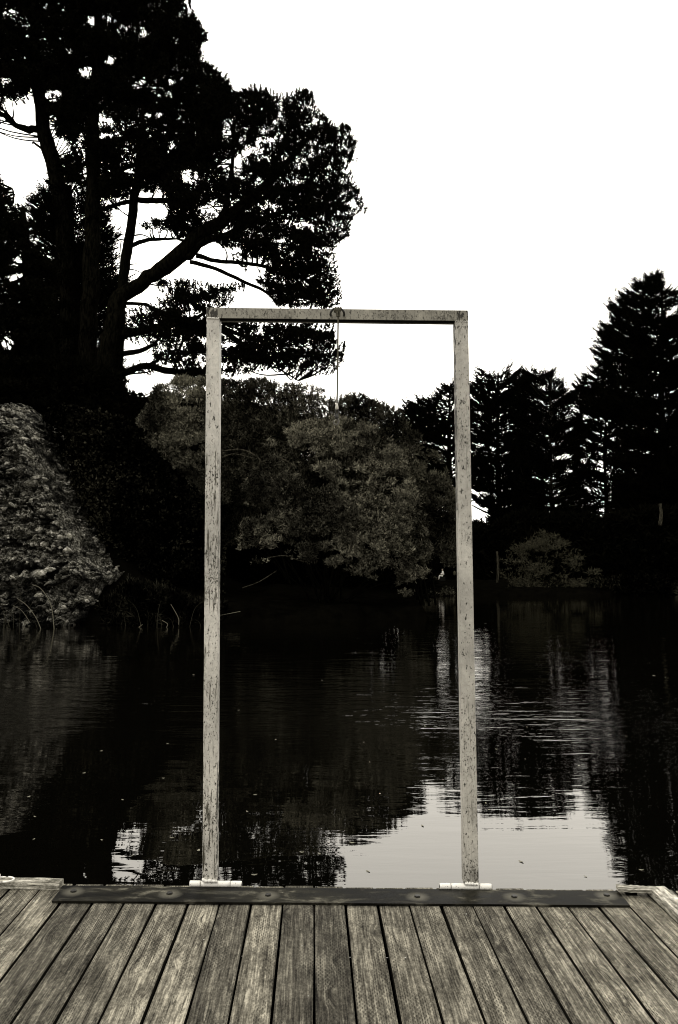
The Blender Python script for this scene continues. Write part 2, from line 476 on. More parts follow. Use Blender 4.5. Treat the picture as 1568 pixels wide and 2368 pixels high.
def mat_paint(name, base, chips=0.5, streak=0.6):
    m, t, o = newmat(name)
    g = N(t, 'ShaderNodeNewGeometry')
    p = g.outputs['Position']
    tcn = N(t, 'ShaderNodeTexCoord')
    s = N(t, 'ShaderNodeSeparateXYZ'); L(t, tcn.outputs['Generated'], s.inputs[0])
    sp = N(t, 'ShaderNodeSeparateXYZ'); L(t, p, sp.inputs[0])
    fine = noise(t, p, 260, 3, 0.7)
    mot = noise(t, p, 38, 6, 0.7)
    big = noise(t, p, 2.6, 3, 0.6)
    st = noise(t, mapping(t, p, (1, 1, 0.075)), 95, 5, 0.7, 0.15)
    pit = noise(t, mapping(t, p, (1, 1, 0.6)), 120, 4, 0.75)
    col = mix(t, 0.35, base, mix(t, 1.0, base, ramp(t, mot, [(0.3, 0.35), (0.7, 1.3)]), 'MULTIPLY'))
    col = mix(t, 0.45, col, mix(t, 1.0, col, ramp(t, fine, [(0.3, 0.7), (0.7, 1.2)]), 'MULTIPLY'))
    col = mix(t, 1.0, col, ramp(t, noise(t, mapping(t, p, (2, 2, 1)), 2.2, 3, 0.6, 0.3), [(0.36, 0.72), (0.64, 1.12)]), 'MULTIPLY')   # grime
    # rain streaks and bare rusty patches
    sm = ramp(t, math_n(t, 'ADD', st, math_n(t, 'MULTIPLY', math_n(t, 'SUBTRACT', big, 0.5), 0.45)), [(0.545, 0.0), (0.63, 1.0)])
    col = mix(t, math_n(t, 'MULTIPLY', sm, streak), col, (.05, .045, .03))
    pm = ramp(t, math_n(t, 'ADD', pit, math_n(t, 'MULTIPLY', math_n(t, 'SUBTRACT', big, 0.5), 0.35)), [(0.575, 0.0), (0.625, 1.0)])
    col = mix(t, math_n(t, 'MULTIPLY', pm, chips), col, (.022, .019, .012))
    # chipped edges
    ex = math_n(t, 'ABSOLUTE', math_n(t, 'SUBTRACT', s.outputs['X'], 0.5))
    em = math_n(t, 'ADD', math_n(t, 'MULTIPLY', math_n(t, 'GREATER_THAN', ex, 0.455), 0.13), noise(t, mapping(t, p, (1, 1, 0.4)), 60, 4, 0.7))
    col = mix(t, math_n(t, 'MULTIPLY', ramp(t, em, [(0.60, 0.0), (0.645, 1.0)]), min(1, chips * 1.6)), col, (.018, .016, .010))
    h = math_n(t, 'SUBTRACT', math_n(t, 'MULTIPLY', mot, 0.5), pm)
    principled(t, o, col, 0.5, 0.35, 0.0, bump(t, h, 0.5, 0.001))
    return m
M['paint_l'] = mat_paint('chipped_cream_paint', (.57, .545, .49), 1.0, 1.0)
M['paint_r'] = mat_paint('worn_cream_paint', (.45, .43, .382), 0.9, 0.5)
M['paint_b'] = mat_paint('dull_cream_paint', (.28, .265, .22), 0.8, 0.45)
def mat_white():
    m, t, o = newmat('white_hinge_paint')
    g = N(t, 'ShaderNodeNewGeometry')
    n = noise(t, g.outputs['Position'], 130, 4, 0.7)
    c = ramp(t, n, [(0.30, (.05, .045, .03)), (0.40, (.80, .78, .72)), (1.0, (.86, .84, .79))])
    principled(t, o, c, 0.4, 0.5, 0.0, bump(t, n, 0.6, 0.001))
    return m
M['white'] = mat_white()
PLATE_BOLTS = []
for bpx_, bpy_ in ((170, 2062), (392, 2067), (620, 2071), (965, 2074), (1189.5, 2074.5), (1403, 2071)):
    q_ = G(bpx_, bpy_, 0.412)
    for _ in range(4): q_ = G(bpx_, bpy_, 0.412 - 0.01 * q_[0])
    PLATE_BOLTS.append((float(q_[0]), float(q_[1])))
def mat_plate():
    m, t, o = newmat('weathered_steel_plate')
    g = N(t, 'ShaderNodeNewGeometry'); p = g.outputs['Position']
    n = noise(t, mapping(t, p, (1, 2.5, 1)), 5, 6, 0.65, 0.4)
    n2 = noise(t, p, 120, 4, 0.7)
    n3 = noise(t, mapping(t, p, (1, 1, 1), (5, 2, 0)), 2.2, 2, 0.5)
    c = ramp(t, n, [(0.42, (.003, .0028, .0018)), (0.54, (.012, .011, .0075)), (0.66, (.085, .08, .062))])
    c = mix(t, 0.6, c, ramp(t, n2, [(0.3, 0.5), (0.62, 1.2), (0.72, 3.0)]), 'MULTIPLY')
    c = mix(t, 1.0, c, ramp(t, n3, [(0.4, 0.45), (0.60, 1.7)]), 'MULTIPLY')
    halo = None
    for hx, hy in PLATE_BOLTS:
        vd = N(t, 'ShaderNodeVectorMath', operation='DISTANCE'); vd.inputs[1].default_value = (hx, hy, 0)
        fl_ = N(t, 'ShaderNodeVectorMath', operation='MULTIPLY'); fl_.inputs[1].default_value = (1, 1, 0); L(t, p, fl_.inputs[0]); L(t, fl_.outputs[0], vd.inputs[0])
        halo = vd.outputs['Value'] if halo is None else math_n(t, 'MINIMUM', halo, vd.outputs['Value'])
    hm = ramp(t, math_n(t, 'ADD', halo, math_n(t, 'MULTIPLY', n, 0.05)), [(0.035, 0.8), (0.085, 0.0)])      # wear round the bolt heads
    c = mix(t, hm, c, (.14, .132, .105))
    principled(t, o, c, ramp(t, n, [(0.3, 0.42), (0.8, 0.65)]), 0.07, 0.0, bump(t, n2, 0.4, 0.001))
    return m
M['plate'] = mat_plate()
def simple(name, col, rough=0.6, spec=0.3, metal=0.0, nscale=40, var=0.4):
    m, t, o = newmat(name)
    g = N(t, 'ShaderNodeNewGeometry')
    n = noise(t, g.outputs['Position'], nscale, 4, 0.65)
    c = mix(t, 1.0, col, ramp(t, n, [(0.3, 1 - var), (0.7, 1 + var)]), 'MULTIPLY')
    principled(t, o, c, rough, spec, metal, bump(t, n, 0.4, 0.002))
    return m
M['iron'] = simple('black_iron', (.012, .011, .008), 0.45, 0.4, 0.0, 80)
M['steel'] = simple('galvanised_steel', (.45, .43, .38), 0.35, 0.5, 0.6, 90)
M['dull_steel'] = simple('dull_steel', (.10, .095, .08), 0.3, 0.5, 0.5, 90)
M['rope'] = simple('grey_rope', (.085, .078, .058), 0.9, 0.1, 0, 300, 0.7)
M['tape'] = simple('white_tape', (.5, .48, .42), 0.6, 0.3, 0, 200, 0.3)
M['shirt'] = simple('white_cloth', (.85, .83, .78), 0.9, 0.1, 0, 20, 0.1)
M['skin'] = simple('skin', (.30, .24, .18), 0.7, 0.2, 0, 20, 0.1)
M['trousers'] = simple('pale_trousers', (.75, .72, .66), 0.9, 0.1, 0, 20, 0.15)
M['dark_cloth'] = simple('dark_cloth', (.006, .006, .005), 0.9, 0.1)
M['bench'] = simple('bench_wood', (.05, .046, .032), 0.8, 0.1)
M['fleck'] = simple('dead_leaf', (.18, .17, .13), 0.8, 0.2)

# ================================================================== SETTING
# ---- water
mesh_obj('lake_water', [(-400, 3.0, 0), (400, 3.0, 0), (400, 700, 0), (-400, 700, 0), (-400, -60, 0), (400, -60, 0)],
         [(0, 1, 2, 3), (4, 5, 1, 0)], M['water'])['kind'] = 'structure'

# ---- banks and hills: one sheet, dry where it rises above the water
def shore_y(x):
    # distance at which the bank begins, by bearing across the view
    left = 29.5 + 1.2 * np.sin(x * 0.35)
    mid = 31.5 + 1.0 * np.sin(x * 0.6)
    right = 74 + 2.0 * np.sin(x * 0.2 + 1)
    a = sstep(-9.5, -6.0, x); b = sstep(3.6, 6.0, x)
    return left * (1 - a) + (mid * (1 - b) + right * b) * a
def ground_z(x, y):
    sh = shore_y(x)
    d = y - sh
    base = sstep(-0.5, 1.5, d) * 1.5 - 1.0 + sstep(1.0, 12, d) * 0.7
    hill = (7.6 * sstep(0.5, 8.0, d) + 4.5 * sstep(8, 26, d)) * (1 - sstep(-15, -4, x)) + 0.12 * np.clip(d - 12, 0, 60) * (1 - sstep(-6, 6, x))
    back = 9.0 * sstep(100, 135, y) + 2.0 * sstep(60, 80, y) * (1 - sstep(3.6, 6, x))
    z = base + np.where(d > 0, hill + back, 0)
    z = z + np.where(d > 1.0, 0.25 * fbm(x * 0.35, y * 0.35, 0, 3), 0)
    return z
xs = np.concatenate([np.linspace(-400, -60, 12), np.linspace(-56, 60, 190), np.linspace(64, 400, 12)])
ys = np.concatenate([np.linspace(24, 60, 120), np.linspace(61, 150, 110), np.linspace(160, 690, 12)])
X, Y = np.meshgrid(xs, ys)
Z = ground_z(X, Y)
nx, ny = len(xs), len(ys)
idx = np.arange(nx * ny).reshape(ny, nx)
F = np.stack([idx[:-1, :-1], idx[:-1, 1:], idx[1:, 1:], idx[1:, :-1]], -1).reshape(-1, 4)
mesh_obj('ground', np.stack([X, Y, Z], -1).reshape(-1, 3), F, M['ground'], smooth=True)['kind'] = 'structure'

# ================================================================== FOLIAGE
def unit(v): return v / (np.linalg.norm(v, axis=-1, keepdims=True) + 1e-9)
def leaf_quads(Pt, D, Ln, Wd):
    """diamond-shaped leaves: roots Pt, directions D, lengths, widths"""
    n = len(Pt)
    D = unit(D)
    r = unit(rng.normal(size=(n, 3)))
    S = unit(np.cross(D, r))
    Nn = np.cross(D, S)
    Ln = np.broadcast_to(Ln, (n,))[:, None]; Wd = np.broadcast_to(Wd, (n,))[:, None]
    mid = Pt + D * Ln * 0.5 + Nn * Wd * 0.15
    V = np.stack([Pt, mid + S * Wd * 0.5, Pt + D * Ln, mid - S * Wd * 0.5], 1).reshape(-1, 3)
    F = np.arange(4 * n).reshape(n, 4)
    return V, F
class Leaves:
    def __init__(s): s.V = []; s.F = []; s.n = 0
    def add(s, V, F):
        s.V.append(V); s.F.append(F + s.n); s.n += len(V)
    def build(s, name, mat, parent):
        return mesh_obj(name, np.concatenate(s.V), np.concatenate(s.F), mat, parent)

# sky windows through the foliage: centre x, y, half width, half height (1568-wide frame)
GAPS = [(208, 55, 17, 11), (257, 139, 15, 9), (203, 169, 18, 14), (320, 192, 20, 15), (333, 80, 13, 10), (242, 283, 25, 11),
        (250, 317, 25, 9), (525, 296, 15, 26), (535, 380, 25, 14), (148, 343, 19, 20), (62, 250, 26, 17), (125, 224, 19, 15),
        (302, 398, 22, 13), (385, 224, 18, 5), (365, 270, 25, 8), (437, 255, 6, 5), (357, 453, 36, 7), (352, 492, 42, 22),
        (484, 484, 25, 13), (437, 411, 25, 15), (620, 328, 30, 7), (172, 432, 11, 9), (358, 565, 44, 38), (330, 625, 26, 32),
        (390, 560, 30, 20), (476, 635, 72, 19), (594, 624, 24, 28), (571, 685, 42, 14), (526, 579, 34, 9), (448, 730, 34, 9),
        (364, 680, 18, 11), (322, 800, 40, 11), (318, 830, 36, 20), (350, 880, 44, 12), (305, 868, 12, 10), (218, 730, 8, 18), (221, 769, 6, 15),
        (104, 640, 9, 16), (39, 607, 20, 13), (34, 646, 20, 11), (17, 797, 14, 18), (70, 504, 15, 10), (118, 594, 11, 18),
        (260, 465, 28, 7), (291, 476, 12, 8), (263, 540, 12, 5), (269, 580, 8, 24), (280, 610, 8, 10), (543, 775, 18, 9),
        (530, 800, 20, 8), (600, 775, 12, 5), (620, 480, 22, 6), (690, 420, 16, 6), (700, 520, 20, 7), (650, 560, 18, 7),
        (710, 330, 14, 5), (25, 30, 16, 8), (95, 15, 14, 6), (60, 85, 10, 6), (275, 30, 10, 6), (160, 120, 10, 7), (10, 190, 16, 12),
        (400, 190, 14, 5), (580, 350, 26, 5), (450, 1040, 10, 12), (575, 720, 30, 6), (420, 800, 14, 7), (470, 790, 10, 6),
        # right bank
        (1115, 1170, 12, 22), (1128, 1205, 12, 12), (1100, 1010, 9, 12), (1110, 1050, 12, 9), (1106, 1085, 10, 6), (1105, 1130, 12, 6),
        (1290, 1045, 20, 10), (1300, 1065, 14, 5), (1300, 1110, 18, 6), (1300, 1135, 16, 8), (1310, 990, 9, 10), (1345, 1000, 16, 9),
        (1370, 1015, 16, 7), (1420, 975, 12, 10), (1445, 1000, 14, 6), (1560, 945, 14, 8), (1480, 890, 14, 6), (1530, 880, 18, 8),
        (1500, 870, 14, 5), (1390, 1100, 8, 12), (1400, 1165, 9, 6), (1555, 905, 10, 10), (1240, 1010, 12, 5), (1190, 1000, 10, 5),
        (1210, 1165, 14, 3), (1500, 1045, 10, 5), (1470, 960, 10, 6), (1130, 930, 12, 5), (1060, 1080, 8, 6), (1025, 915, 12, 6)]
GA = np.array(GAPS, float)
def in_gap(px, py, grow=1.0):
    r = np.zeros(px.shape, bool)
    jx = 7 * vn(px * 0.09, py * 0.09, 1.5); jy = 6 * vn(px * 0.09, py * 0.09, 7.5)
    for cx, cy, rx, ry in GA:
        r |= ((px + jx - cx) / (rx * grow + 1)) ** 2 + ((py + jy - cy) / (ry * grow + 1)) ** 2 < 1
    return r

def sample_poly(poly, n):
    a = np.array(poly, float)
    lo, hi = a.min(0), a.max(0)
    out_x, out_y = [], []
    while sum(map(len, out_x)) < n:
        x = rng.uniform(lo[0], hi[0], n * 2); y = rng.uniform(lo[1], hi[1], n * 2)
        k = inpoly(x, y, poly)
        out_x.append(x[k]); out_y.append(y[k])
    return np.concatenate(out_x)[:n], np.concatenate(out_y)[:n]

SPK = 0.80
def speckle(px, py, thr=None, seed=0.0):
    thr = SPK if thr is None else thr
    thr = thr - 0.26 * np.exp(-((px - 690) / 110) ** 2 - ((py - 560) / 130) ** 2) - 0.18 * np.exp(-((px - 330) / 110) ** 2 - ((py - 330) / 120) ** 2) - 0.15 * np.exp(-((px - 420) / 130) ** 2 - ((py - 790) / 70) ** 2)
    return fbm(px * 0.055 + seed, py * 0.12, 4.4, 3) + 0.45 * fbm(px * 0.010, py * 0.013, 9.1, 2) > thr
def rough_in(px, py, poly, amp=1.0):
    jx = amp * (18 * vn(px * 0.045, py * 0.055, 21.3) + 7 * vn(px * 0.16, py * 0.16, 33.1))
    jy = amp * (14 * vn(px * 0.045, py * 0.055, 47.9) + 7 * vn(px * 0.16, py * 0.16, 55.5))
    return inpoly(px + jx, py + jy, poly)
def crown_points(poly, Yd, T, pads, per, prx, prz, gaps=True, keep=0.93, slack=0.0, amp=1.0, shelf=0):
    """pads: flattened cushions of twigs filling the outline; returns pad centres and twig points"""
    x, y = sample_poly(poly, pads)
    if shelf:
        y0 = y + 22 * vn(x * 0.012, y * 0.004, 3.7)
        y = y + (np.round(y0 / shelf) * shelf - y0) * 0.8 + rng.normal(size=len(x)) * 2
    if gaps:
        k = ~in_gap(x, y, 0.9); x, y = x[k], y[k]
    dep = rng.triangular(-1, 0, 1, len(x)) * T
    cen = P(x, y, Yd + dep)
    n = len(cen)
    R = prx * rng.uniform(0.6, 1.4, n)
    H = prz * rng.uniform(0.6, 1.4, n)
    q = unit(rng.normal(size=(n, per, 3))) * rng.uniform(0.35, 1, (n, per, 1)) ** 0.5
    q[..., 2] = np.abs(q[..., 2]) * 1.1 - 0.35
    pts = cen[:, None, :] + q * np.stack([R, R, H], -1)[:, None, :]
    pts = pts.reshape(-1, 3)
    px, py = proj(pts)
    k = rough_in(px, py, poly, amp)
    if gaps: k &= ~((in_gap(px, py) | speckle(px, py)) & (rng.random(len(px)) < keep))
    out_dir = unit(q.reshape(-1, 3))
    return cen, pts[k], out_dir[k]

def pine_tufts(lv, pts, od, Ln, Wd, per=9, up=0.75, spread=0.55, axis=0.0):
    n = len(pts)
    ax = unit(od * 0.6 + np.array([0, 0, up]) + rng.normal(size=(n, 3)) * 0.25)
    D = unit(ax[:, None, :] + rng.normal(size=(n, per, 3)) * spread)
    root = pts[:, None, :] + ax[:, None, :] * rng.uniform(-0.5, 0.5, (n, per, 1)) * (Ln + axis)
    V, F = leaf_quads(root.reshape(-1, 3), D.reshape(-1, 3), Ln * rng.uniform(0.6, 1.15, n * per), Wd * rng.uniform(0.7, 1.3, n * per))
    lv.add(V, F)
def outline_points(poly, step):
    o = []
    n = len(poly)
    for i in range(n):
        a = np.array(poly[i], float); b = np.array(poly[(i + 1) % n], float)
        m = max(1, int(np.hypot(*(b - a)) / step))
        for k in range(m): o.append(a + (b - a) * ((k + rng.random()) / m))
    o = np.array(o)
    return o[:, 0], o[:, 1]
def cypress_sprays(lv, pts, axis_xy, Ln, Wd, per=9, up=0.35, jit=0.35):
    """feathery sprays reaching outward from the trunk axis with raised tips"""
    n = len(pts)
    o = pts - np.array([axis_xy[0], axis_xy[1], 0]); o[:, 2] = 0
    o = unit(o + rng.normal(size=(n, 3)) * 0.35 * np.array([1, 1, 0]))
    ax = unit(o + np.array([0, 0, up]) + rng.normal(size=(n, 3)) * 0.12)
    tt = np.linspace(0, 1, per)[None, :, None]
    root = pts[:, None, :] + ax[:, None, :] * tt * Ln * 1.1 + np.array([0, 0, 1.0]) * tt ** 2 * Ln * 0.35
    D = unit(ax[:, None, :] * 0.9 + np.array([0, 0, 0.25]) + rng.normal(size=(n, per, 3)) * jit)
    sc = (1.15 - 0.6 * tt[..., 0])
    V, F = leaf_quads(root.reshape(-1, 3), D.reshape(-1, 3), (Ln * 0.6 * sc * rng.uniform(0.7, 1.2, (n, per))).ravel(), (Wd * sc * np.ones((n, per))).ravel())
    lv.add(V, F)

def limb_mb(mb, pts, Yd, scale=1.0, n=8, wob=0.08, dy=0.0):
    """pts: list of (px, py, radius px[, depth offset])"""
    a = []
    for q in pts:
        dd = (q[3] if len(q) > 3 else 0) + dy
        p = P(q[0], q[1], Yd + dd)
        a.append([*p, q[2] / FPX * (Yd + dd) * 1.02])
    a = smooth_path(a, 5)
    a[:, :3] += rng.normal(size=(len(a), 3)) * a[:, 3:4] * 0.10
    mb.tube(a[:, :3], np.maximum(a[:, 3], 0.008), n, True, wob)
    return a
def twigs_to(mb, cen, skel, prob=0.5, r0=0.05, maxd=6.0):
    sk = np.concatenate(skel)[:, :3]
    for c in cen:
        if rng.random() > prob: continue
        d = np.linalg.norm(sk - c, axis=1)
        # prefer a point of the skeleton lower than the pad
        d = d + np.where(sk[:, 2] > c[2] - 0.1, 2.5, 0)
        j = int(np.argmin(d))
        if d[j] > maxd: continue
        a = sk[j]; m = (a + c) / 2 + np.array([0, 0, -0.12 * np.linalg.norm(c - a)]) + rng.normal(size=3) * 0.12
        pth = smooth_path([a, m, c], 4)
        mb.tube(pth, np.linspace(r0, r0 * 0.3, len(pth)), 4, False)

def tree(kind, name, label, Yd, trunk, limbs, crowns, leafmat, barkmat, T=3.0, pads=300, per=30, prx=1.0, prz=0.26, amp=1.0,
         Ln=0.24, Wd=0.07, blades=9, group=None, twig=0.5, up=0.75, gaps=True, r0=0.05, dead=(), boughs=200):
    base = P(trunk[0][0], trunk[0][1], Yd)
    t = thing(name, label, 'tree', base, group)
    tm = MB(); sk = [limb_mb(tm, trunk, Yd, n=12)]
    tm.build('trunk', barkmat, t, smooth=True)
    bm_ = MB()
    for l in limbs: sk.append(limb_mb(bm_, l, Yd))
    for l in dead: limb_mb(bm_, l, Yd, n=5)
    lv = Leaves()
    S_ = Yd / 40.0 if kind == 'pine' else 1.0
    T *= S_; prx *= S_; prz *= S_; r0 *= S_
    area = [abs(sum(p[i][0] * p[(i + 1) % len(p)][1] - p[(i + 1) % len(p)][0] * p[i][1] for i in range(len(p)))) / 2 for p in crowns]
    for poly, a in zip(crowns, area):
        cen, pts, od = crown_points(poly, Yd, T, max(4, int(pads * a / sum(area))), per, prx, prz, gaps, amp=amp, shelf=23 if kind == 'pine' else 0)
        twigs_to(bm_, cen, sk, twig, r0, 6.0 * S_)
        if kind == 'pine':
            S = Yd / 40.0
            pine_tufts(lv, pts, od, Ln * S * 0.85, Wd * S * 1.05, blades + 1, up * 0.8, 0.8, 0.05 * S)
            ox, oy = outline_points(poly, 7)          # upright brushes standing along the rim
            ok = ~in_gap(ox, oy); ox, oy = ox[ok], oy[ok]
            ep = P(ox, oy, Yd + rng.uniform(-1, 1, len(ox)) * T * 0.5)
            c2 = P(*np.mean(np.array(poly, float), axis=0), Yd)
            pine_tufts(lv, ep, unit(ep - c2), 0.10 * S, Wd * S * 1.15, 34, 1.1, 0.7, 0.36 * S)
        else:
            ax = np.mean(sk[0][:, :2], axis=0)
            cypress_sprays(lv, pts, ax, Ln * 0.8, Wd * 0.8, blades)
            # real tiers of boughs, each as long as the crown is wide at its height
            a_ = np.array(poly, float); y_lo, y_hi = a_[:, 1].max(), a_[:, 1].min()
            tx = proj(np.array([[ax[0], ax[1], P(0, (y_lo + y_hi) / 2, Yd)[2]]]))[0][0]
            kk = Yd / 85.0 * (0.62 if Yd < 80 else 1.0)
            nb = int(boughs * a / sum(area))
            grid = np.arange(a_[:, 0].min() - 2, a_[:, 0].max() + 3, 2.0)
            for b_ in range(nb):
                py_ = y_hi + (y_lo - y_hi) * ((b_ + rng.random()) / nb) ** 0.9
                ins = grid[inpoly(grid, np.full(len(grid), py_), poly)]
                if len(ins) < 2: continue
                m_px = Yd / FPX
                lft, rgt = (tx - ins[0]) * m_px, (ins[-1] - tx) * m_px
                cxm = 0.0
                if lft < 0.5 or rgt < 0.5:                 # a lobe to one side of the trunk
                    cxm = (ins.mean() - tx) * m_px; lft = rgt = (ins[-1] - ins[0]) * m_px / 2
                az = rng.uniform(0, 2 * math.pi) if rng.random() < 0.4 else (0 if rng.random() < rgt / (lft + rgt) else math.pi) + rng.normal() * 0.35
                ca, sa_ = math.cos(az), math.sin(az)
                side = rgt if ca > 0 else lft
                Lb = (abs(ca) * side + (1 - abs(ca)) * min(lft, rgt, 6 * kk)) * rng.uniform(0.80, 1.04)
                if Lb < 0.4: Lb = 0.4
                hfr = (y_lo - py_) / (y_lo - y_hi)
                rise = (0.05 + 0.35 * hfr ** 2) * Lb
                tip = P(tx, py_, Yd)
                org = np.array([ax[0] + cxm, ax[1], tip[2] - rise - 0.10 * Lb])
                tt_ = np.linspace(0.0, 1.0, 7)[:, None]
                pth = org + np.array([ca, sa_, 0]) * Lb * tt_ + np.array([0, 0, 1.0]) * (rise * tt_ ** 2 + 0.10 * Lb * np.sin(tt_ * 2.4) * rng.uniform(0.3, 1.2))
                bm_.tube(pth, np.linspace(0.11, 0.03, 7) * kk * 0.8, 4, False)
                ns = max(4, int(Lb / (0.42 * kk)))
                u_ = rng.uniform(0.06, 1.0, int(ns * 2.3) + 3)[:, None]
                spp = np.stack([np.interp(u_[:, 0], tt_[:, 0], pth[:, c_]) for c_ in range(3)], -1)
                lat = np.array([-sa_, ca, 0])
                spp = spp + lat * rng.normal(size=(len(spp), 1)) * 0.38 * kk * (1.25 - u_) + np.array([0, 0, 1.0]) * rng.normal(size=(len(spp), 1)) * 0.12 * kk
                cypress_sprays(lv, spp, (ax[0] + cxm, ax[1]), 0.75 * kk, 0.17 * kk, 8, 0.30, 0.28)
                cypress_sprays(lv, np.repeat(pth[-1:], 3, 0) - np.array([ca, sa_, 0]) * 0.2 * kk, (ax[0] + cxm, ax[1]), 1.0 * kk, 0.14 * kk, 11, 0.55, 0.2)
    if bm_.V: bm_.build('limbs', barkmat, t, smooth=True)
    lv.build('crown', leafmat, t)
    return t

# ---- the pines of the left bank
YP = 57.0
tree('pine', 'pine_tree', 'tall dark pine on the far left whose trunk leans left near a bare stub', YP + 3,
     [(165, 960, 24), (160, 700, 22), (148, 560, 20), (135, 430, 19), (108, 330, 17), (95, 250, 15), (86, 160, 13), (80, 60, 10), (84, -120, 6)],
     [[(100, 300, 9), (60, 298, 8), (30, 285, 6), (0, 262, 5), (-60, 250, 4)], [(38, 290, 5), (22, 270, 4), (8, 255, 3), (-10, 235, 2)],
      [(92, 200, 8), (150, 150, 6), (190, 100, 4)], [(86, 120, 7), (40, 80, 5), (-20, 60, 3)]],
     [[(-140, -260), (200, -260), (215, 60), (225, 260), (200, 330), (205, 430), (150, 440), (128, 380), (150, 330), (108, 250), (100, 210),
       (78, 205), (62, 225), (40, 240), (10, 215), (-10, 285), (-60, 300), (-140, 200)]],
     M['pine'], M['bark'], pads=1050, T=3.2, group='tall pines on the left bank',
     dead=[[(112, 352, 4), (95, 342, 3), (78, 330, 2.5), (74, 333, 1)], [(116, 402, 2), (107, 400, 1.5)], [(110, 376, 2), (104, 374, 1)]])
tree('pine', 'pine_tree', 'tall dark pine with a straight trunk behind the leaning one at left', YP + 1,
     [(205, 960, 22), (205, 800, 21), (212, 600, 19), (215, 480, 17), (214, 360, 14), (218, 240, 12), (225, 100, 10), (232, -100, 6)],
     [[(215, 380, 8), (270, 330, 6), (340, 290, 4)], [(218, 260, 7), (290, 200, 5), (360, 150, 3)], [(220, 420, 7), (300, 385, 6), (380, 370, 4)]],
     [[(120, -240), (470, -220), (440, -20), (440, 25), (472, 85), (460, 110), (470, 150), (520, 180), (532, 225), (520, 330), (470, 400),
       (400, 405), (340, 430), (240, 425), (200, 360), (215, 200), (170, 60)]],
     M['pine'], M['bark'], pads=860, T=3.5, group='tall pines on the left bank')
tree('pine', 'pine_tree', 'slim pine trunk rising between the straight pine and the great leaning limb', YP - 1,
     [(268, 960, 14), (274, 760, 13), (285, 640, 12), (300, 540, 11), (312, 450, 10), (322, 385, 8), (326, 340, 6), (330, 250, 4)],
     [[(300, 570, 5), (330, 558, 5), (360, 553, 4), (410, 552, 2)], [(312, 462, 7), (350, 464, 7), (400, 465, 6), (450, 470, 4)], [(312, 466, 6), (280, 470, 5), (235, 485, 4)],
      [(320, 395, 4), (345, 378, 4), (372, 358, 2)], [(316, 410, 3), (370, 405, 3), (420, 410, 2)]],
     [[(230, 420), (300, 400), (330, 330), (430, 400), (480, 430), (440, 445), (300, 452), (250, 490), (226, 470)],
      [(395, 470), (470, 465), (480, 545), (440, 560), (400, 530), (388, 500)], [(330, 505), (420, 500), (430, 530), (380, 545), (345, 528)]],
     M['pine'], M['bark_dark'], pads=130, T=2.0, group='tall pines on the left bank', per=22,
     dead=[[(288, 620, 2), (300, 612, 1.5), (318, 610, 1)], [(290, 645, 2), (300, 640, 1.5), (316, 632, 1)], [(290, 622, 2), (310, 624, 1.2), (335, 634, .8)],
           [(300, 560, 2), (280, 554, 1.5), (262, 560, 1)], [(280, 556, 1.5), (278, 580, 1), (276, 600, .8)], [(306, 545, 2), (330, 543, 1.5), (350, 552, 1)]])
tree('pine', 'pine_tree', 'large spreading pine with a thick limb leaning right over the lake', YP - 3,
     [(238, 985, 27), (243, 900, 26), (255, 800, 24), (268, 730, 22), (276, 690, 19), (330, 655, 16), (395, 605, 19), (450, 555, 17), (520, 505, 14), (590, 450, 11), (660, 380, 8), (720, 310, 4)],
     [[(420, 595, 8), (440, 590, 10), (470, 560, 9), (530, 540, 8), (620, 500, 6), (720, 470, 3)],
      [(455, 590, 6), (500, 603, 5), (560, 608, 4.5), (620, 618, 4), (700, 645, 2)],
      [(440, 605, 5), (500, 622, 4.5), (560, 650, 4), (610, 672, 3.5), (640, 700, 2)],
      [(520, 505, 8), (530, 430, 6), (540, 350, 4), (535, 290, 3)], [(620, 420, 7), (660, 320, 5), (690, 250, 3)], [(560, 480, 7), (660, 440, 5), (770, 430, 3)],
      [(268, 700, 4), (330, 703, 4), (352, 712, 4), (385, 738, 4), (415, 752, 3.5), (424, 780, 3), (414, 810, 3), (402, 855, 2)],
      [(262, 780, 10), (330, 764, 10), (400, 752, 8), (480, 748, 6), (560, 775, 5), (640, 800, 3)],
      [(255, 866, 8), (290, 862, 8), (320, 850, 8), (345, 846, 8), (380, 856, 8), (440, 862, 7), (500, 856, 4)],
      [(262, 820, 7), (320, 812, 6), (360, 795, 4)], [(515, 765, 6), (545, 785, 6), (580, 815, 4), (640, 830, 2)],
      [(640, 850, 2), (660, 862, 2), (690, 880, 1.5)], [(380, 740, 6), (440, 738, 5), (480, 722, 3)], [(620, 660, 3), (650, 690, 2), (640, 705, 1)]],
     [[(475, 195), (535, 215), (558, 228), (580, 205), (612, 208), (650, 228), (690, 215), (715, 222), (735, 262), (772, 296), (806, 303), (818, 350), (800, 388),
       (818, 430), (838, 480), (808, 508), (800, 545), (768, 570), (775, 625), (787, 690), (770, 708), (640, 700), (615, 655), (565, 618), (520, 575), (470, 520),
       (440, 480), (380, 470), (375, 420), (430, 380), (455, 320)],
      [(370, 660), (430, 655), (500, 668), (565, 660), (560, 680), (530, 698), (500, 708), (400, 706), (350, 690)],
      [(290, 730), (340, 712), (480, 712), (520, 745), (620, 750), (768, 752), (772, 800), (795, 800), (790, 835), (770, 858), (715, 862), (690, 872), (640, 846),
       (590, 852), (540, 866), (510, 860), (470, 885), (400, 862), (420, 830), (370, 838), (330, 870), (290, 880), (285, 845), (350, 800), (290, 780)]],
     M['pine'], M['bark'], pads=640, T=3.2, group='tall pines on the left bank', per=30)
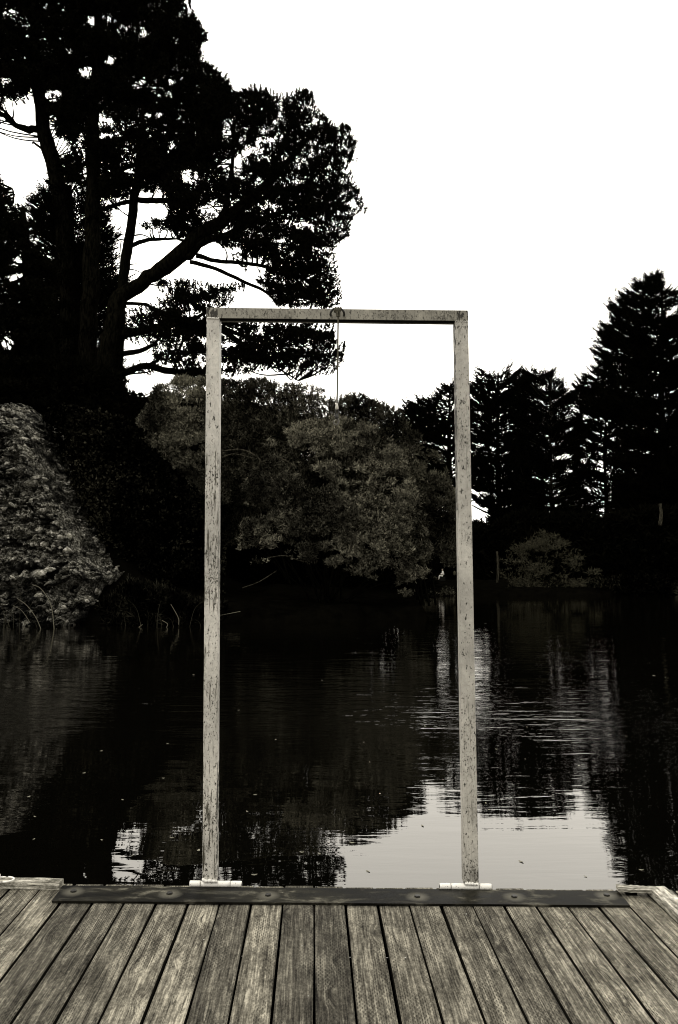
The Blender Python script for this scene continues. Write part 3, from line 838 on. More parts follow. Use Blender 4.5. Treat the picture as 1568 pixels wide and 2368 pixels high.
tree('pine', 'pine_tree', 'dark pine at the left edge with a bushy crown below the others', YP - 12,
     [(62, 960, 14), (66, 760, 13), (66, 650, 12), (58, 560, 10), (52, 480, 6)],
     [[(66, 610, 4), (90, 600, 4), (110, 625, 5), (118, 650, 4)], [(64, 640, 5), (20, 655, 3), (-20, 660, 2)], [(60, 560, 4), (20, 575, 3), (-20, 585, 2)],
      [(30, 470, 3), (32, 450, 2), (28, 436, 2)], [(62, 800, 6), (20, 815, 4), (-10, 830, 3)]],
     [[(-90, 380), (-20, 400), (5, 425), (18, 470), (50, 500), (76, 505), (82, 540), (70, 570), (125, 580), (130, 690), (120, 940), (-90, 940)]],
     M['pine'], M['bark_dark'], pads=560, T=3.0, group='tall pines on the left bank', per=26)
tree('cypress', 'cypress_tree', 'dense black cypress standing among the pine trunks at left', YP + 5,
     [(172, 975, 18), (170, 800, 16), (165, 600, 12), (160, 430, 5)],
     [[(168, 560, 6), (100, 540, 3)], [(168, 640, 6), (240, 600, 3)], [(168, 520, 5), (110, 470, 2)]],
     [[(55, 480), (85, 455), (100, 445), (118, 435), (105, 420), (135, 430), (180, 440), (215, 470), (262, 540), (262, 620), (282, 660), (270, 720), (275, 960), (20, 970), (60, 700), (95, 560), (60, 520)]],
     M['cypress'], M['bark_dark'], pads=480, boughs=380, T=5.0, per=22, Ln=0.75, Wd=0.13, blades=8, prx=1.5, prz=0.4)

# ---- cypresses of the right bank
def cyp(label, Yd, tx, ty0, ty1, poly, pads, tr=9, extra=(), **kw):
    lim = []
    for k in range(9):
        yy = ty0 + (ty1 - ty0) * (0.25 + 0.07 * k)
        s = -1 if k % 2 else 1
        lim.append([(tx, yy, 3.2), (tx + s * 28, yy - 6, 2.2), (tx + s * 60, yy - 22, 1.2)])
    k = Yd / 85.0
    return tree('cypress', 'cypress_tree', label, Yd, [(tx, ty0, tr), (tx + 2, (ty0 * 2 + ty1) / 3, tr * .8), (tx - 1, (ty0 + 2 * ty1) / 3, tr * .55), (tx, ty1, 2)],
                lim + list(extra), poly, M['cypress'], M['bark_pale'] if kw.pop('pale', False) else M['bark_dark'], T=kw.pop('T', 4.0) * k, pads=int(pads * 0.62), boughs=int(pads * 1.0), per=kw.pop('per', 22),
                Ln=kw.pop('Ln', 0.95) * k, Wd=0.17 * k, blades=8, prx=2.0 * k, prz=0.42 * k, group='cypresses on the right bank', twig=0.4, r0=0.12, **kw)
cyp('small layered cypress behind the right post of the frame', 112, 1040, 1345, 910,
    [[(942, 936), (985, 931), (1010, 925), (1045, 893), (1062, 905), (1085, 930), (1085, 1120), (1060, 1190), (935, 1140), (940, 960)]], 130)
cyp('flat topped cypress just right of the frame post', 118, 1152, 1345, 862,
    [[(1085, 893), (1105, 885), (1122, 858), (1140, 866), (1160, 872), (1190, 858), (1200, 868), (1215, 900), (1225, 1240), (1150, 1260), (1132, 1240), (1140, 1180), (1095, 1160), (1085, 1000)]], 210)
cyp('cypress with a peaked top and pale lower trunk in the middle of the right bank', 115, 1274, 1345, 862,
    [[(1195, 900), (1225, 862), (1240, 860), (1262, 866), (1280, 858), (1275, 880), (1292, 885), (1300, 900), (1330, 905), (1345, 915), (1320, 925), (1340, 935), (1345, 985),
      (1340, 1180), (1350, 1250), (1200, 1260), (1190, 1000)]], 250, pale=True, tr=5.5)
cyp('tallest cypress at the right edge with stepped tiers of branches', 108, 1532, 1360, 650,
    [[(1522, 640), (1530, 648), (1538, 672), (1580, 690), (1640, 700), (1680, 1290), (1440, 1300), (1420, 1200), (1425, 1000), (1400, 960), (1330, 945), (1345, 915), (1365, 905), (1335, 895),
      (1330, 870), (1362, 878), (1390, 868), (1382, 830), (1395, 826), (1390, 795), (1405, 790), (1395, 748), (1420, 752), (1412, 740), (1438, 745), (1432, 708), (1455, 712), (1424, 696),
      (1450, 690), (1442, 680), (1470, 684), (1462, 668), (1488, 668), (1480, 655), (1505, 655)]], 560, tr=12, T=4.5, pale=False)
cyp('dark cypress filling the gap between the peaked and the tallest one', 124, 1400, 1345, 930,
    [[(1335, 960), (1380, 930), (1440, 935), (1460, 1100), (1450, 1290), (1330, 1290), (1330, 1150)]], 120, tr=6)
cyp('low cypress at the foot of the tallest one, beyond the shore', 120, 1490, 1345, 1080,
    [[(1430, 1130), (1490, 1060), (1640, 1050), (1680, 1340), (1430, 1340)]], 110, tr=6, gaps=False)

# ---- willows in the centre
def shrub(name, label, Yd, poly, leaf, pads, per, prx, prz, Ln, Wd, blades, T, cat='shrub', stems=(), group=None, gaps=False, up=0.5, spread=0.75, barkm='bark_pale', foot=None, thr=0.0, nf=1.0, bulge=1.0):
    a = np.array(poly, float)
    fx, fy = foot if foot else (a[:, 0].mean(), a[:, 1].max())
    t = thing(name, label, cat, P(fx, fy, Yd), group)
    lv = Leaves()
    x, y = sample_poly(poly, pads)
    # bulging front: nearer in the middle of the outline
    cx, cy = a.mean(0); wx = np.ptp(a[:, 0]) / 2; wy = np.ptp(a[:, 1]) / 2
    rr = np.clip(1 - ((x - cx) / wx) ** 2 * 0.9 - ((y - cy) / wy) ** 2 * 0.5, 0, 1) ** 0.5
    dep = -T * rr * rng.uniform(0.55, 1.0, len(x)) + rng.uniform(0, T * 0.4, len(x)) * (rng.random(len(x)) < 0.35)
    cen = P(x, y, Yd + dep)
    keepc = fbm(x * 0.022 * nf, y * 0.034 * nf, 3.3 + Yd, 3) + 0.5 * vn(x * 0.011, y * 0.013, Yd) > thr
    cen = cen[keepc]; n = len(cen)
    R = prx * rng.uniform(0.5, 1.3, n); H = prz * rng.uniform(0.6, 1.3, n)
    q = unit(rng.normal(size=(n, per, 3))) * rng.uniform(0.6, 1, (n, per, 1))
    q[..., 2] = np.where(q[..., 2] < -0.2, -q[..., 2] * 0.5, q[..., 2])
    pts = (cen[:, None, :] + q * np.stack([R, R, H], -1)[:, None, :]).reshape(-1, 3)
    px, py = proj(pts)
    k = inpoly(px, py + 4 * vn(px * .2, py * .2, 2), poly)
    if gaps: k &= ~in_gap(px, py)
    k &= pts[:, 2] > 0.05
    pine_tufts(lv, pts[k], unit(q.reshape(-1, 3))[k], Ln, Wd, blades, up, spread)
    sb = MB(); sp_ = MB()
    for s in stems:
        sp_ = MB(); limb_mb(sp_, s, Yd - T * 0.6, n=6); sp_.build('branch', M[barkm], t, smooth=True)
    for c in cen[::max(6, len(cen) // 14)]:
        if proj(c)[0] > 985 and proj(c)[0] < 1070: continue          # keep the view to the bench open
        f0 = P(fx, fy, Yd) + rng.normal(size=3) * np.array([prx, prx, 0]) * 1.2
        m = f0 * 0.45 + c * 0.55 + np.array([0, 0, 0.08 * np.linalg.norm(c - f0)])
        pth = smooth_path([f0, m, c], 4)
        sb.tube(pth, np.linspace(0.06, 0.015, len(pth)), 4, False)
    if sb.V: sb.build('stems', M['bark_dark'], t, smooth=True)
    lv.build('foliage', leaf, t)
    return t
WG = 'willows at the water in the centre'
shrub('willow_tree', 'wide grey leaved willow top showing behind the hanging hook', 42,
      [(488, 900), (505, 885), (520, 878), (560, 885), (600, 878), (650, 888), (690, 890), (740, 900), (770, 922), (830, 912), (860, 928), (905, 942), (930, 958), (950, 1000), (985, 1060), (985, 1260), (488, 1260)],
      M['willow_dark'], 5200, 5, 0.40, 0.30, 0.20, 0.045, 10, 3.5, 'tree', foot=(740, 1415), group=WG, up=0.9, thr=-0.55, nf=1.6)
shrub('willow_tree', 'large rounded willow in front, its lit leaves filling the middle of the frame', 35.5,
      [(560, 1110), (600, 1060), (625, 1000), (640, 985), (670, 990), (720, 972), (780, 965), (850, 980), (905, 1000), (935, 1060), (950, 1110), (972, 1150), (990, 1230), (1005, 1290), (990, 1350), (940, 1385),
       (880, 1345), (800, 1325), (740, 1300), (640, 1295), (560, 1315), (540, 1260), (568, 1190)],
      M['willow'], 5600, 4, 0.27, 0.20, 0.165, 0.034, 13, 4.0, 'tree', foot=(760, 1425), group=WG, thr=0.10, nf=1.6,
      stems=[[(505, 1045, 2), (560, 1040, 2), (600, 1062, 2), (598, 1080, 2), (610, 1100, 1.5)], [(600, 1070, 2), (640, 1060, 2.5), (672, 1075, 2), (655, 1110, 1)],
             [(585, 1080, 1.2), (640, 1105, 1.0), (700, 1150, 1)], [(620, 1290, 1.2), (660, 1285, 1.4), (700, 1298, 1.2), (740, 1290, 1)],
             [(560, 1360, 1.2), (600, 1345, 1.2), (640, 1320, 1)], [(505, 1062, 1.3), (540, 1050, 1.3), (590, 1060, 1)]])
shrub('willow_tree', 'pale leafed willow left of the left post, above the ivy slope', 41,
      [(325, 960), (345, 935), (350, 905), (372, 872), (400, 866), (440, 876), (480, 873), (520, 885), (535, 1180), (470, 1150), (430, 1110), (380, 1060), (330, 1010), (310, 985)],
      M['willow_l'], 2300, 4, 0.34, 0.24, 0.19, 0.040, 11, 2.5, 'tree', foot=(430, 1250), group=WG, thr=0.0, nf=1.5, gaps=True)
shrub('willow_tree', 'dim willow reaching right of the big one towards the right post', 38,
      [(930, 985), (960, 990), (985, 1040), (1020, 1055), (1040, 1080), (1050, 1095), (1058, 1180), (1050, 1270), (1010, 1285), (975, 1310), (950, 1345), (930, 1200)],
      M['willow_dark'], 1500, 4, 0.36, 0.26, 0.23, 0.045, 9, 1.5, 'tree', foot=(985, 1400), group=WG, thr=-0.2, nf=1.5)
shrub('dense_shrub', 'black thicket filling the shore beneath the willows', 45,
      [(470, 960), (560, 950), (700, 960), (850, 980), (940, 1040), (985, 1120), (1000, 1230), (1008, 1330), (1000, 1408), (700, 1425), (470, 1440)],
      M['cypress'], 700, 22, 1.1, 0.8, 0.4, 0.10, 7, 1.0, foot=(740, 1415), barkm='bark_dark', thr=-9)
shrub('ivy_thicket', 'ivy covered slope of dark leaves between the rock and the left post', 37,
      [(95, 960), (140, 930), (200, 950), (290, 965), (320, 1010), (380, 1085), (460, 1150), (520, 1220), (520, 1440), (230, 1452), (290, 1345), (245, 1290), (200, 1190), (150, 1080), (110, 1000)],
      M['ivy'], 700, 22, 0.8, 0.55, 0.15, 0.11, 8, 3.4, foot=(380, 1440), barkm='bark_dark', up=0.2, thr=-9)
shrub('dense_shrub', 'black undergrowth behind the rock beneath the left pines', 46,
      [(-60, 820), (60, 840), (160, 830), (262, 860), (290, 905), (350, 925), (460, 925), (470, 1150), (300, 1100), (-60, 1000)],
      M['cypress'], 420, 22, 1.1, 0.8, 0.4, 0.10, 7, 2.0, foot=(150, 975), barkm='bark_dark', gaps=True, thr=-9)
# right bank scrub
shrub('twiggy_shrub', 'straggly pale twigged shrub overhanging the right shore', 78,
      [(1140, 1320), (1155, 1290), (1175, 1265), (1210, 1240), (1260, 1228), (1300, 1245), (1345, 1265), (1350, 1300), (1400, 1310), (1370, 1345), (1330, 1366), (1200, 1372), (1145, 1360)],
      M['scrub'], 1300, 3, 0.8, 0.12, 0.42, 0.040, 5, 2.0, foot=(1250, 1368), thr=0.22, nf=2.2, up=0.15, spread=0.9)
shrub('low_shrub', 'small leafy shrub at the waterline below the park bench', 72,
      [(958, 1348), (1000, 1344), (1030, 1354), (1055, 1362), (1050, 1385), (1010, 1392), (965, 1388)],
      M['willow_dark'], 160, 6, 0.5, 0.3, 0.28, 0.08, 6, 1.5, foot=(1010, 1388), thr=-0.1, nf=2)
shrub('leafy_shrub', 'small dim leafy bush hanging left of the right post above the seated person', 76,
      [(1020, 1290), (1035, 1255), (1052, 1235), (1062, 1260), (1060, 1310), (1030, 1312)],
      M['willow_dark'], 200, 6, 0.5, 0.3, 0.35, 0.08, 6, 1.0, foot=(1062, 1355), thr=-0.1, nf=2)
shrub('dense_shrub', 'black hedge of bushes along the right shore behind the twiggy shrub', 100,
      [(960, 1200), (1060, 1215), (1100, 1212), (1140, 1222), (1200, 1190), (1350, 1200), (1500, 1180), (1640, 1180), (1640, 1368), (960, 1356)],
      M['cypress'], 700, 22, 2.2, 1.2, 0.9, 0.22, 7, 2.5, foot=(1300, 1350), barkm='bark_dark', thr=-9)
shrub('low_shrub', 'dark low shrub on the right shore near the image edge', 76,
      [(1360, 1350), (1400, 1332), (1450, 1340), (1500, 1332), (1600, 1336), (1620, 1384), (1380, 1384)],
      M['ivy'], 80, 20, 0.8, 0.4, 0.5, 0.12, 6, 1.5, foot=(1500, 1378), thr=-9)
for px, py0, py1, r, lb in ((1150, 1352, 1275, 3.2, 'thin pale bare trunk at the left end of the twiggy shrub'),
                            (1527, 1215, 1165, 4.5, 'short pale stub of trunk showing under the tallest cypress')):
    m_ = MB(); limb_mb(m_, [(px, py0, r), (px + 2, (py0 + py1) / 2, r * .85), (px - 1, py1, r * .7)], 83 if px < 1200 else 74, n=8)
    tag(m_.build('dead_trunk', M['bark_pale'], None, smooth=True), lb, 'trunk')

# ================================================================== ROCK
rock = thing('rock_outcrop', 'steep rough rock face rising from the water at the left edge', 'rock', P(80, 1452, 30))
edge = [(935, 60), (940, 72), (965, 95), (1000, 112), (1060, 145), (1150, 186), (1220, 218), (1300, 255), (1335, 300), (1352, 292), (1400, 262), (1452, 235), (1475, 235)]
ey = np.array([e[0] for e in edge], float); ex = np.array([e[1] for e in edge], float)
nv, nu = 250, 230
vv = np.linspace(0, 1, nv); uu = np.linspace(0, 1, nu)
U, Vv = np.meshgrid(uu, vv)
pyv = 935 + (1475 - 935) * Vv
rx = np.interp(pyv, ey, ex) + 9 * fbm(pyv * 0.03, 2.2, 0, 4)
lx = -330.0
pxv = lx + (rx - lx) * U
# the face runs back as it rises and turns away at its right edge and at the top
Yr = 29.3 + 4.5 * (1 - Vv) + 3.0 * sstep(0.80, 1.0, U) ** 1.5 + 2.5 * sstep(0.12, 0.0, Vv)
Yr = Yr + 0.9 * sstep(0.74, 0.78, Vv) * (1 - sstep(0.78, 0.86, Vv))     # ledge shadow
Pr = P(pxv, pyv, Yr)
d1 = fbm(Pr[..., 0] * 0.9, Pr[..., 2] * 1.3, Pr[..., 1] * 0.5, 5)
d2 = np.abs(fbm(Pr[..., 0] * 2.6, Pr[..., 2] * 4.4, 3.0, 4))
d3 = fbm(Pr[..., 0] * 9, Pr[..., 2] * 14, 6.0, 3)
crk = np.exp(-(np.abs(fbm(Pr[..., 0] * 0.9 + 0.5 * d1, Pr[..., 2] * 2.1, 23.0, 3)) / 0.07) ** 2) + 0.7 * np.exp(-(np.abs(fbm(Pr[..., 0] * 2.2, Pr[..., 2] * 3.6, 31.0, 3)) / 0.07) ** 2)
Pr[..., 1] += 0.85 * crk
d4 = np.abs(fbm(Pr[..., 0] * 5.5, Pr[..., 2] * 9.5, 13.0, 3))
Pr[..., 1] += 0.60 * d1 - 0.55 * d2 + 0.16 * d3 - 0.28 * d4
Pr[..., 2] += 0.12 * d3
Pr[..., 0] += rng.normal(size=Pr.shape[:2]) * 0.006
Pr[..., 2] += rng.normal(size=Pr.shape[:2]) * 0.006
Pr[..., 1] += rng.normal(size=Pr.shape[:2]) * 0.012
idx = np.arange(nu * nv).reshape(nv, nu)
F = np.stack([idx[:-1, :-1], idx[1:, :-1], idx[1:, 1:], idx[:-1, 1:]], -1).reshape(-1, 4)
# a thick back so that the outcrop is solid
front = Pr.reshape(-1, 3)
mesh_obj('rock_face', front, F, M['rock'], rock)
# cap and side going back into the hill
top = Pr[0]; side = Pr[:, -1]
Vb = np.concatenate([top, top + np.array([0, 5, -0.4]), side, side + np.array([-0.5, 5, 0])])
nt_, ns_ = len(top), len(side)
Fb = [(i, i + 1, nt_ + i + 1, nt_ + i) for i in range(nt_ - 1)] + [(2 * nt_ + i, 2 * nt_ + i + 1, 2 * nt_ + ns_ + i + 1, 2 * nt_ + ns_ + i) for i in range(ns_ - 1)]
mesh_obj('rock_back', Vb, Fb, M['rock'], rock)
# embedded angular stones
import bmesh
def ico():
    bm = bmesh.new(); bmesh.ops.create_icosphere(bm, subdivisions=1, radius=1)
    V = np.array([v.co[:] for v in bm.verts]); Fq = np.array([[v.index for v in f.verts] for f in bm.faces]); bm.free()
    return V, Fq
IV, IF = ico()
sv, sf, nb = [], [], 0
for i in range(650):
    iv = int(rng.integers(4, nv - 4)); iu = int(nu * (0.50 + 0.49 * rng.random() ** 0.8))
    iu = min(iu, nu - 2)
    c = Pr[iv, iu]
    s = 0.03 + 0.16 * rng.random() ** 3 + (0.08 if rng.random() < 0.05 else 0)
    v = IV * (1 + rng.uniform(-0.45, 0.45, (len(IV), 1))) * np.array([s * rng.uniform(0.9, 1.8), s, s * rng.uniform(0.45, 0.8)])
    a = rng.normal() * 0.35; ca, sa = math.cos(a), math.sin(a)
    v = v @ np.array([[ca, 0, sa], [0, 1, 0], [-sa, 0, ca]])
    sv.append(v + c + np.array([0, -0.2 * s, 0])); sf.append(IF + nb); nb += len(IV)
mesh_obj('embedded_stones', np.concatenate(sv), np.concatenate(sf), M['stone'], rock)['kind'] = 'stuff'

shrub('shore_grass', 'dim tangle of grass and leaves on the bank between the rock and the left post', 30.6,
      [(232, 1400), (262, 1385), (300, 1350), (380, 1370), (440, 1390), (520, 1400), (530, 1440), (400, 1449), (235, 1452)],
      M['ivy2'], 260, 16, 0.6, 0.35, 0.34, 0.035, 7, 0.8, foot=(380, 1449), thr=-9, barkm='bark_dark', up=1.0)
# ---- reeds and fallen sticks at the left shore
def reeds(label, pts, Yd, n, hpx, spread, name='reed_clump', arcs=()):
    x0, y0 = pts
    t = thing(name, label, 'reeds' if 'reed' in name else 'sticks', P(x0, y0, Yd))
    part = 'blade' if 'reed' in name else 'stick'
    for i in range(n):
        bx = x0 + rng.normal() * spread; h = hpx * rng.uniform(0.3, 1.1); lean = rng.normal() * 0.35
        yy = Yd + rng.uniform(-0.6, 0.6)
        a = smooth_path([P(bx, y0, yy), P(bx + lean * h * 0.35, y0 - h * 0.6, yy), P(bx + lean * h, y0 - h * (1 - 0.3 * abs(lean)), yy)], 5)
        m_ = MB(); m_.tube(a, np.linspace(0.009, 0.003, len(a)), 3, False); m_.build(part, M['reed'], t)
    for arc in arcs:
        limb = [[*P(q[0], q[1], Yd - 0.4), q[2] / FPX * Yd * 0.75] for q in arc]
        a = smooth_path(limb, 6); m_ = MB(); m_.tube(a[:, :3], a[:, 3], 4, False); m_.build(part, M['scrub_pale'], t)
    return t
M['scrub_pale'] = simple('pale_dry_stalk', (.13, .122, .09), 0.8, 0.1)
reeds('arching pale reeds bending over the water below the rock', (84, 1464), 28.2, 5, 60, 26,
      arcs=[[(74, 1352, .7), (95, 1362, .9), (118, 1400, 1.0), (126, 1462, 1.2)], [(40, 1384, .6), (62, 1400, .8), (84, 1430, .9), (98, 1464, 1.1)], [(30, 1400, .5), (50, 1412, .6), (70, 1440, .8)]])
reeds('thin dark reeds at the far left waterline', (10, 1468), 28.0, 16, 110, 24)
reeds('sparse upright reeds between the rock and the left post', (350, 1456), 29.2, 12, 80, 50,
      arcs=[[(296, 1460, .8), (318, 1452, .8), (330, 1444, .7)], [(372, 1462, .8), (388, 1445, .9), (374, 1434, .7)], [(395, 1397, .7), (412, 1428, .8), (413, 1445, .6)]])
reeds('broken sticks lying on the water just right of the left post', (545, 1438), 30.5, 0, 40, 22, name='fallen_sticks',
      arcs=[[(504, 1424, .9), (530, 1419, .9), (556, 1414, .7)]])

# ---- park bench and person across the lake
YB = 90.0
def pb(px, py, dy=0.0): return P(px, py, YB + dy)
bench = thing('park_bench', 'long low park bench on the far bank left of the seated person', 'bench', pb(985, 1345))
for (ya, yb_, dy) in ((1331.5, 1333.5, 0.25), (1335.2, 1337.0, 0.2)):
    b = MB(); a, c = pb(955, ya, dy), pb(1012, yb_, dy)
    b.box(a[0], c[0], a[1], a[1] + 0.04, c[2], a[2], 0.005); b.build('backrest_slat', M['bench'], bench)
b = MB(); a, c = pb(955, 1339.5), pb(1012, 1340.6)
b.box(a[0], c[0], a[1] - 0.25, a[1] + 0.2, c[2], a[2], 0.005); b.build('seat', M['bench'], bench)
for px in (958, 983, 1009):
    b = MB(); a, c = pb(px, 1332), pb(px + 1.4, 1349)
    b.box(a[0], c[0], a[1] + 0.24, a[1] + 0.32, c[2], a[2], 0.005); b.box(a[0], c[0], a[1] - 0.2, a[1] - 0.12, c[2], pb(px, 1340)[2], 0.005)
    b.build('leg', M['bench'], bench)

def skin_body(name, joints, edges, mat, parent=None, root=0):
    me = bpy.data.meshes.new(name)
    me.from_pydata([j[:3] for j in joints], edges, [])
    o = bpy.data.objects.new(name, me); C.collection.objects.link(o)
    me.materials.append(mat)
    m = o.modifiers.new('skin', 'SKIN'); m.use_smooth_shade = True
    for i, j in enumerate(joints):
        me.skin_vertices[0].data[i].radius = (j[3], j[4] if len(j) > 4 else j[3])
        me.skin_vertices[0].data[i].use_root = (i == root)
    s = o.modifiers.new('sub', 'SUBSURF'); s.levels = 1; s.render_levels = 2
    dg = bpy.context.evaluated_depsgraph_get()
    ev = bpy.data.meshes.new_from_object(o.evaluated_get(dg))
    o.modifiers.clear(); old = o.data; o.data = ev; bpy.data.meshes.remove(old)
    if parent is not None:
        o.parent = parent; o.matrix_parent_inverse = Matrix.Translation(-Vector(parent.location))
    return o
# seated sideways, facing left; x grows to the right of the picture
base = pb(1023, 1341.5)
per = thing('person', 'person in a white top and pale trousers seated facing left on the far bank', 'person', base)
bx_, by_, bz_ = base
def q(x, y, z, r, r2=None): return (bx_ + x, by_ + y, bz_ + z, r, r2 or r)
body = skin_body('body', [q(.10, 0, .48, .13), q(.08, 0, .72, .13), q(.05, 0, .98, .15), q(.03, 0, 1.10, .06), q(.01, 0, 1.22, .10), q(.02, 0, 1.30, .08),
    q(-.10, -.12, .50, .085), q(-.34, -.12, .50, .07), q(-.38, -.12, .26, .05), q(-.42, -.12, .06, .04), q(-.52, -.12, .03, .04),
    q(-.10, .12, .50, .085), q(-.32, .13, .50, .07), q(-.35, .13, .26, .05), q(-.40, .13, .06, .04), q(-.50, .13, .03, .04),
    q(.04, -.20, 1.0, .055), q(.02, -.24, .74, .045), q(-.22, -.16, .68, .035), q(-.30, -.12, .69, .03),
    q(.04, .20, 1.0, .055), q(.02, .24, .74, .045), q(-.22, .16, .68, .035), q(-.30, .12, .69, .03)],
    [(0, 1), (1, 2), (2, 3), (3, 4), (4, 5), (0, 6), (6, 7), (7, 8), (8, 9), (9, 10), (0, 11), (11, 12), (12, 13), (13, 14), (14, 15),
     (2, 16), (16, 17), (17, 18), (18, 19), (2, 20), (20, 21), (21, 22), (22, 23)], M['skin'], per)
skin_body('shirt', [q(.10, 0, .52, .155), q(.08, 0, .74, .15), q(.05, 0, .99, .17), q(.04, -.22, 1.0, .075), q(.02, -.26, .74, .062), q(-.20, -.17, .68, .05),
    q(.04, .22, 1.0, .075), q(.02, .26, .74, .062), q(-.20, .17, .68, .05)], [(0, 1), (1, 2), (2, 3), (3, 4), (4, 5), (2, 6), (6, 7), (7, 8)], M['shirt'], per)
skin_body('trousers', [q(.10, 0, .47, .145), q(-.10, -.12, .50, .10), q(-.35, -.12, .50, .085), q(-.385, -.12, .26, .065), q(-.41, -.12, .12, .055),
    q(-.10, .12, .50, .10), q(-.33, .13, .50, .085), q(-.36, .13, .26, .065), q(-.39, .13, .12, .055)],
    [(0, 1), (1, 2), (2, 3), (3, 4), (0, 5), (5, 6), (6, 7), (7, 8)], M['trousers'], per)
skin_body('hair', [q(.05, 0, 1.24, .09), q(.05, 0, 1.32, .09), q(0, 0, 1.35, .06)], [(0, 1), (1, 2)], M['dark_cloth'], per)
st = MB(); st.box(bx_ - .30, bx_ + .32, by_ - .3, by_ + .3, bz_ - 0.1, bz_ + .38, 0.03)
tag(st.build('stone_seat', M['dark_cloth'], None), 'low dark block the distant person sits on', 'seat')
v = IV * np.array([.16, .16, .36]) * (1 + rng.uniform(-.12, .12, (len(IV), 1))) + pb(1051, 1326)
tag(mesh_obj('boulder', v, IF, M['scrub']), 'small pale upright boulder beside the right post, on the far bank', 'rock')

# ================================================================== DOCK
DZ = 0.40
TILT = 0.0100
def D(x, y, z): return (x, y, z - TILT * x)          # the float lists slightly to the right
def yd(px, py, z):                                    # point of the tilted deck seen at a pixel
    p = G(px, py, z)
    for _ in range(4): p = G(px, py, z - TILT * p[0])
    return p
dock = thing('wooden_dock', 'weathered plank dock with black gaps in the foreground', 'dock', (0, 3.0, 0))
ang = math.atan((728 - 784) / FPX)                   # boards run a little left of straight ahead
dirv = np.array([math.sin(ang), math.cos(ang)]); nrm2 = np.array([math.cos(ang), -math.sin(ang)])
pitchw = 0.1446; half = 0.0679
YFRONT = 3.905
# a seam seen at x=727 on the near plate edge fixes the phase
s0 = yd(727, 2096, DZ)[:2] @ nrm2
V, Fc, UV, PID = [], [], [], []
for k in range(-19, 13):
    c = s0 + (k + 0.5) * pitchw
    hw = half - rng.uniform(0, 0.0015) ; c += rng.uniform(-0.0006, 0.0006); wig = rng.uniform(-0.0012, 0.0012)
    far = (YFRONT - c * nrm2[1]) / dirv[1] + rng.uniform(-0.003, 0.003)
    nearv = -1.2
    dz = rng.uniform(-0.002, 0.002)
    prof = [(-hw, -0.0035), (-hw + 0.0035, 0.0), (hw - 0.0035, 0.0), (hw, -0.0035), (hw, -0.036), (-hw, -0.036)]
    segs = np.linspace(nearv, far, 26)
    b0 = len(V)
    for sgm in segs:
        ww = 0.0012 * math.sin(sgm * 3.1 + k * 2.2) + wig * (sgm - 2)
        for (a, z) in prof:
            p2 = nrm2 * (c + a + ww) + dirv * sgm
            V.append(D(p2[0], p2[1], DZ + z + dz + 0.0012 * math.sin(sgm * 2.3 + k)))
    npf = len(prof)
    for i in range(len(segs) - 1):
        for j in range(npf):
            Fc.append((b0 + i * npf + j, b0 + (i + 1) * npf + j, b0 + (i + 1) * npf + (j + 1) % npf, b0 + i * npf + (j + 1) % npf)[::-1])
            a0 = j * 0.03 if j > 2 else prof[j][0]; a1 = (j + 1) * 0.03 if j > 2 else prof[(j + 1) % npf][0]
            UV += [(a1 + k * 1.7, segs[i]), (a1 + k * 1.7, segs[i + 1]), (a0 + k * 1.7, segs[i + 1]), (a0 + k * 1.7, segs[i])]
            PID.append(k + 20.5)
    for e, order in ((0, 1), (len(segs) - 1, -1)):
        Fc.append(tuple(b0 + e * npf + j for j in range(npf))[::-order]); UV += [(prof[j][0] + k * 1.7, prof[j][1] * 1.0) for j in range(npf)]; PID.append(k + 20.5)
def wood_obj(name, V, Fc, UV, PID, mat, parent):
    o = mesh_obj(name, V, Fc, mat, parent)
    me = o.data
    uvl = me.uv_layers.new(name='board')
    uvl.data.foreach_set('uv', np.array(UV, np.float32).ravel())
    at = me.attributes.new('pid', 'FLOAT', 'FACE')
    at.data.foreach_set('value', np.array(PID, np.float32))
    return o
deck_ob = wood_obj('decking', V, Fc, UV, PID, M['deck'], dock)
M['edge'] = simple('shaded_board_edge', (.012, .011, .008), 0.95, 0.05)  # shade of the gaps put into the colour of board sides and undersides
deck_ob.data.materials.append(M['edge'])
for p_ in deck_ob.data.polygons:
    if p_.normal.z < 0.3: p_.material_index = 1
fr = MB()
fr.box(-2.7, 1.75, 3.855, 3.895, 0.10, DZ - 0.042, 0.0, D)
for yy in (3.2, 2.5, 1.8, 1.1): fr.box(-2.7, 1.75, yy, yy + 0.045, 0.14, DZ - 0.042, 0.0, D)
fr.build('joists', M['bark_dark'], dock)
fl = MB(); fl.box(-2.6, 1.7, -0.5, 3.80, -0.2, 0.13, 0.02, D); fl.build('float', M['dark_cloth'], dock)

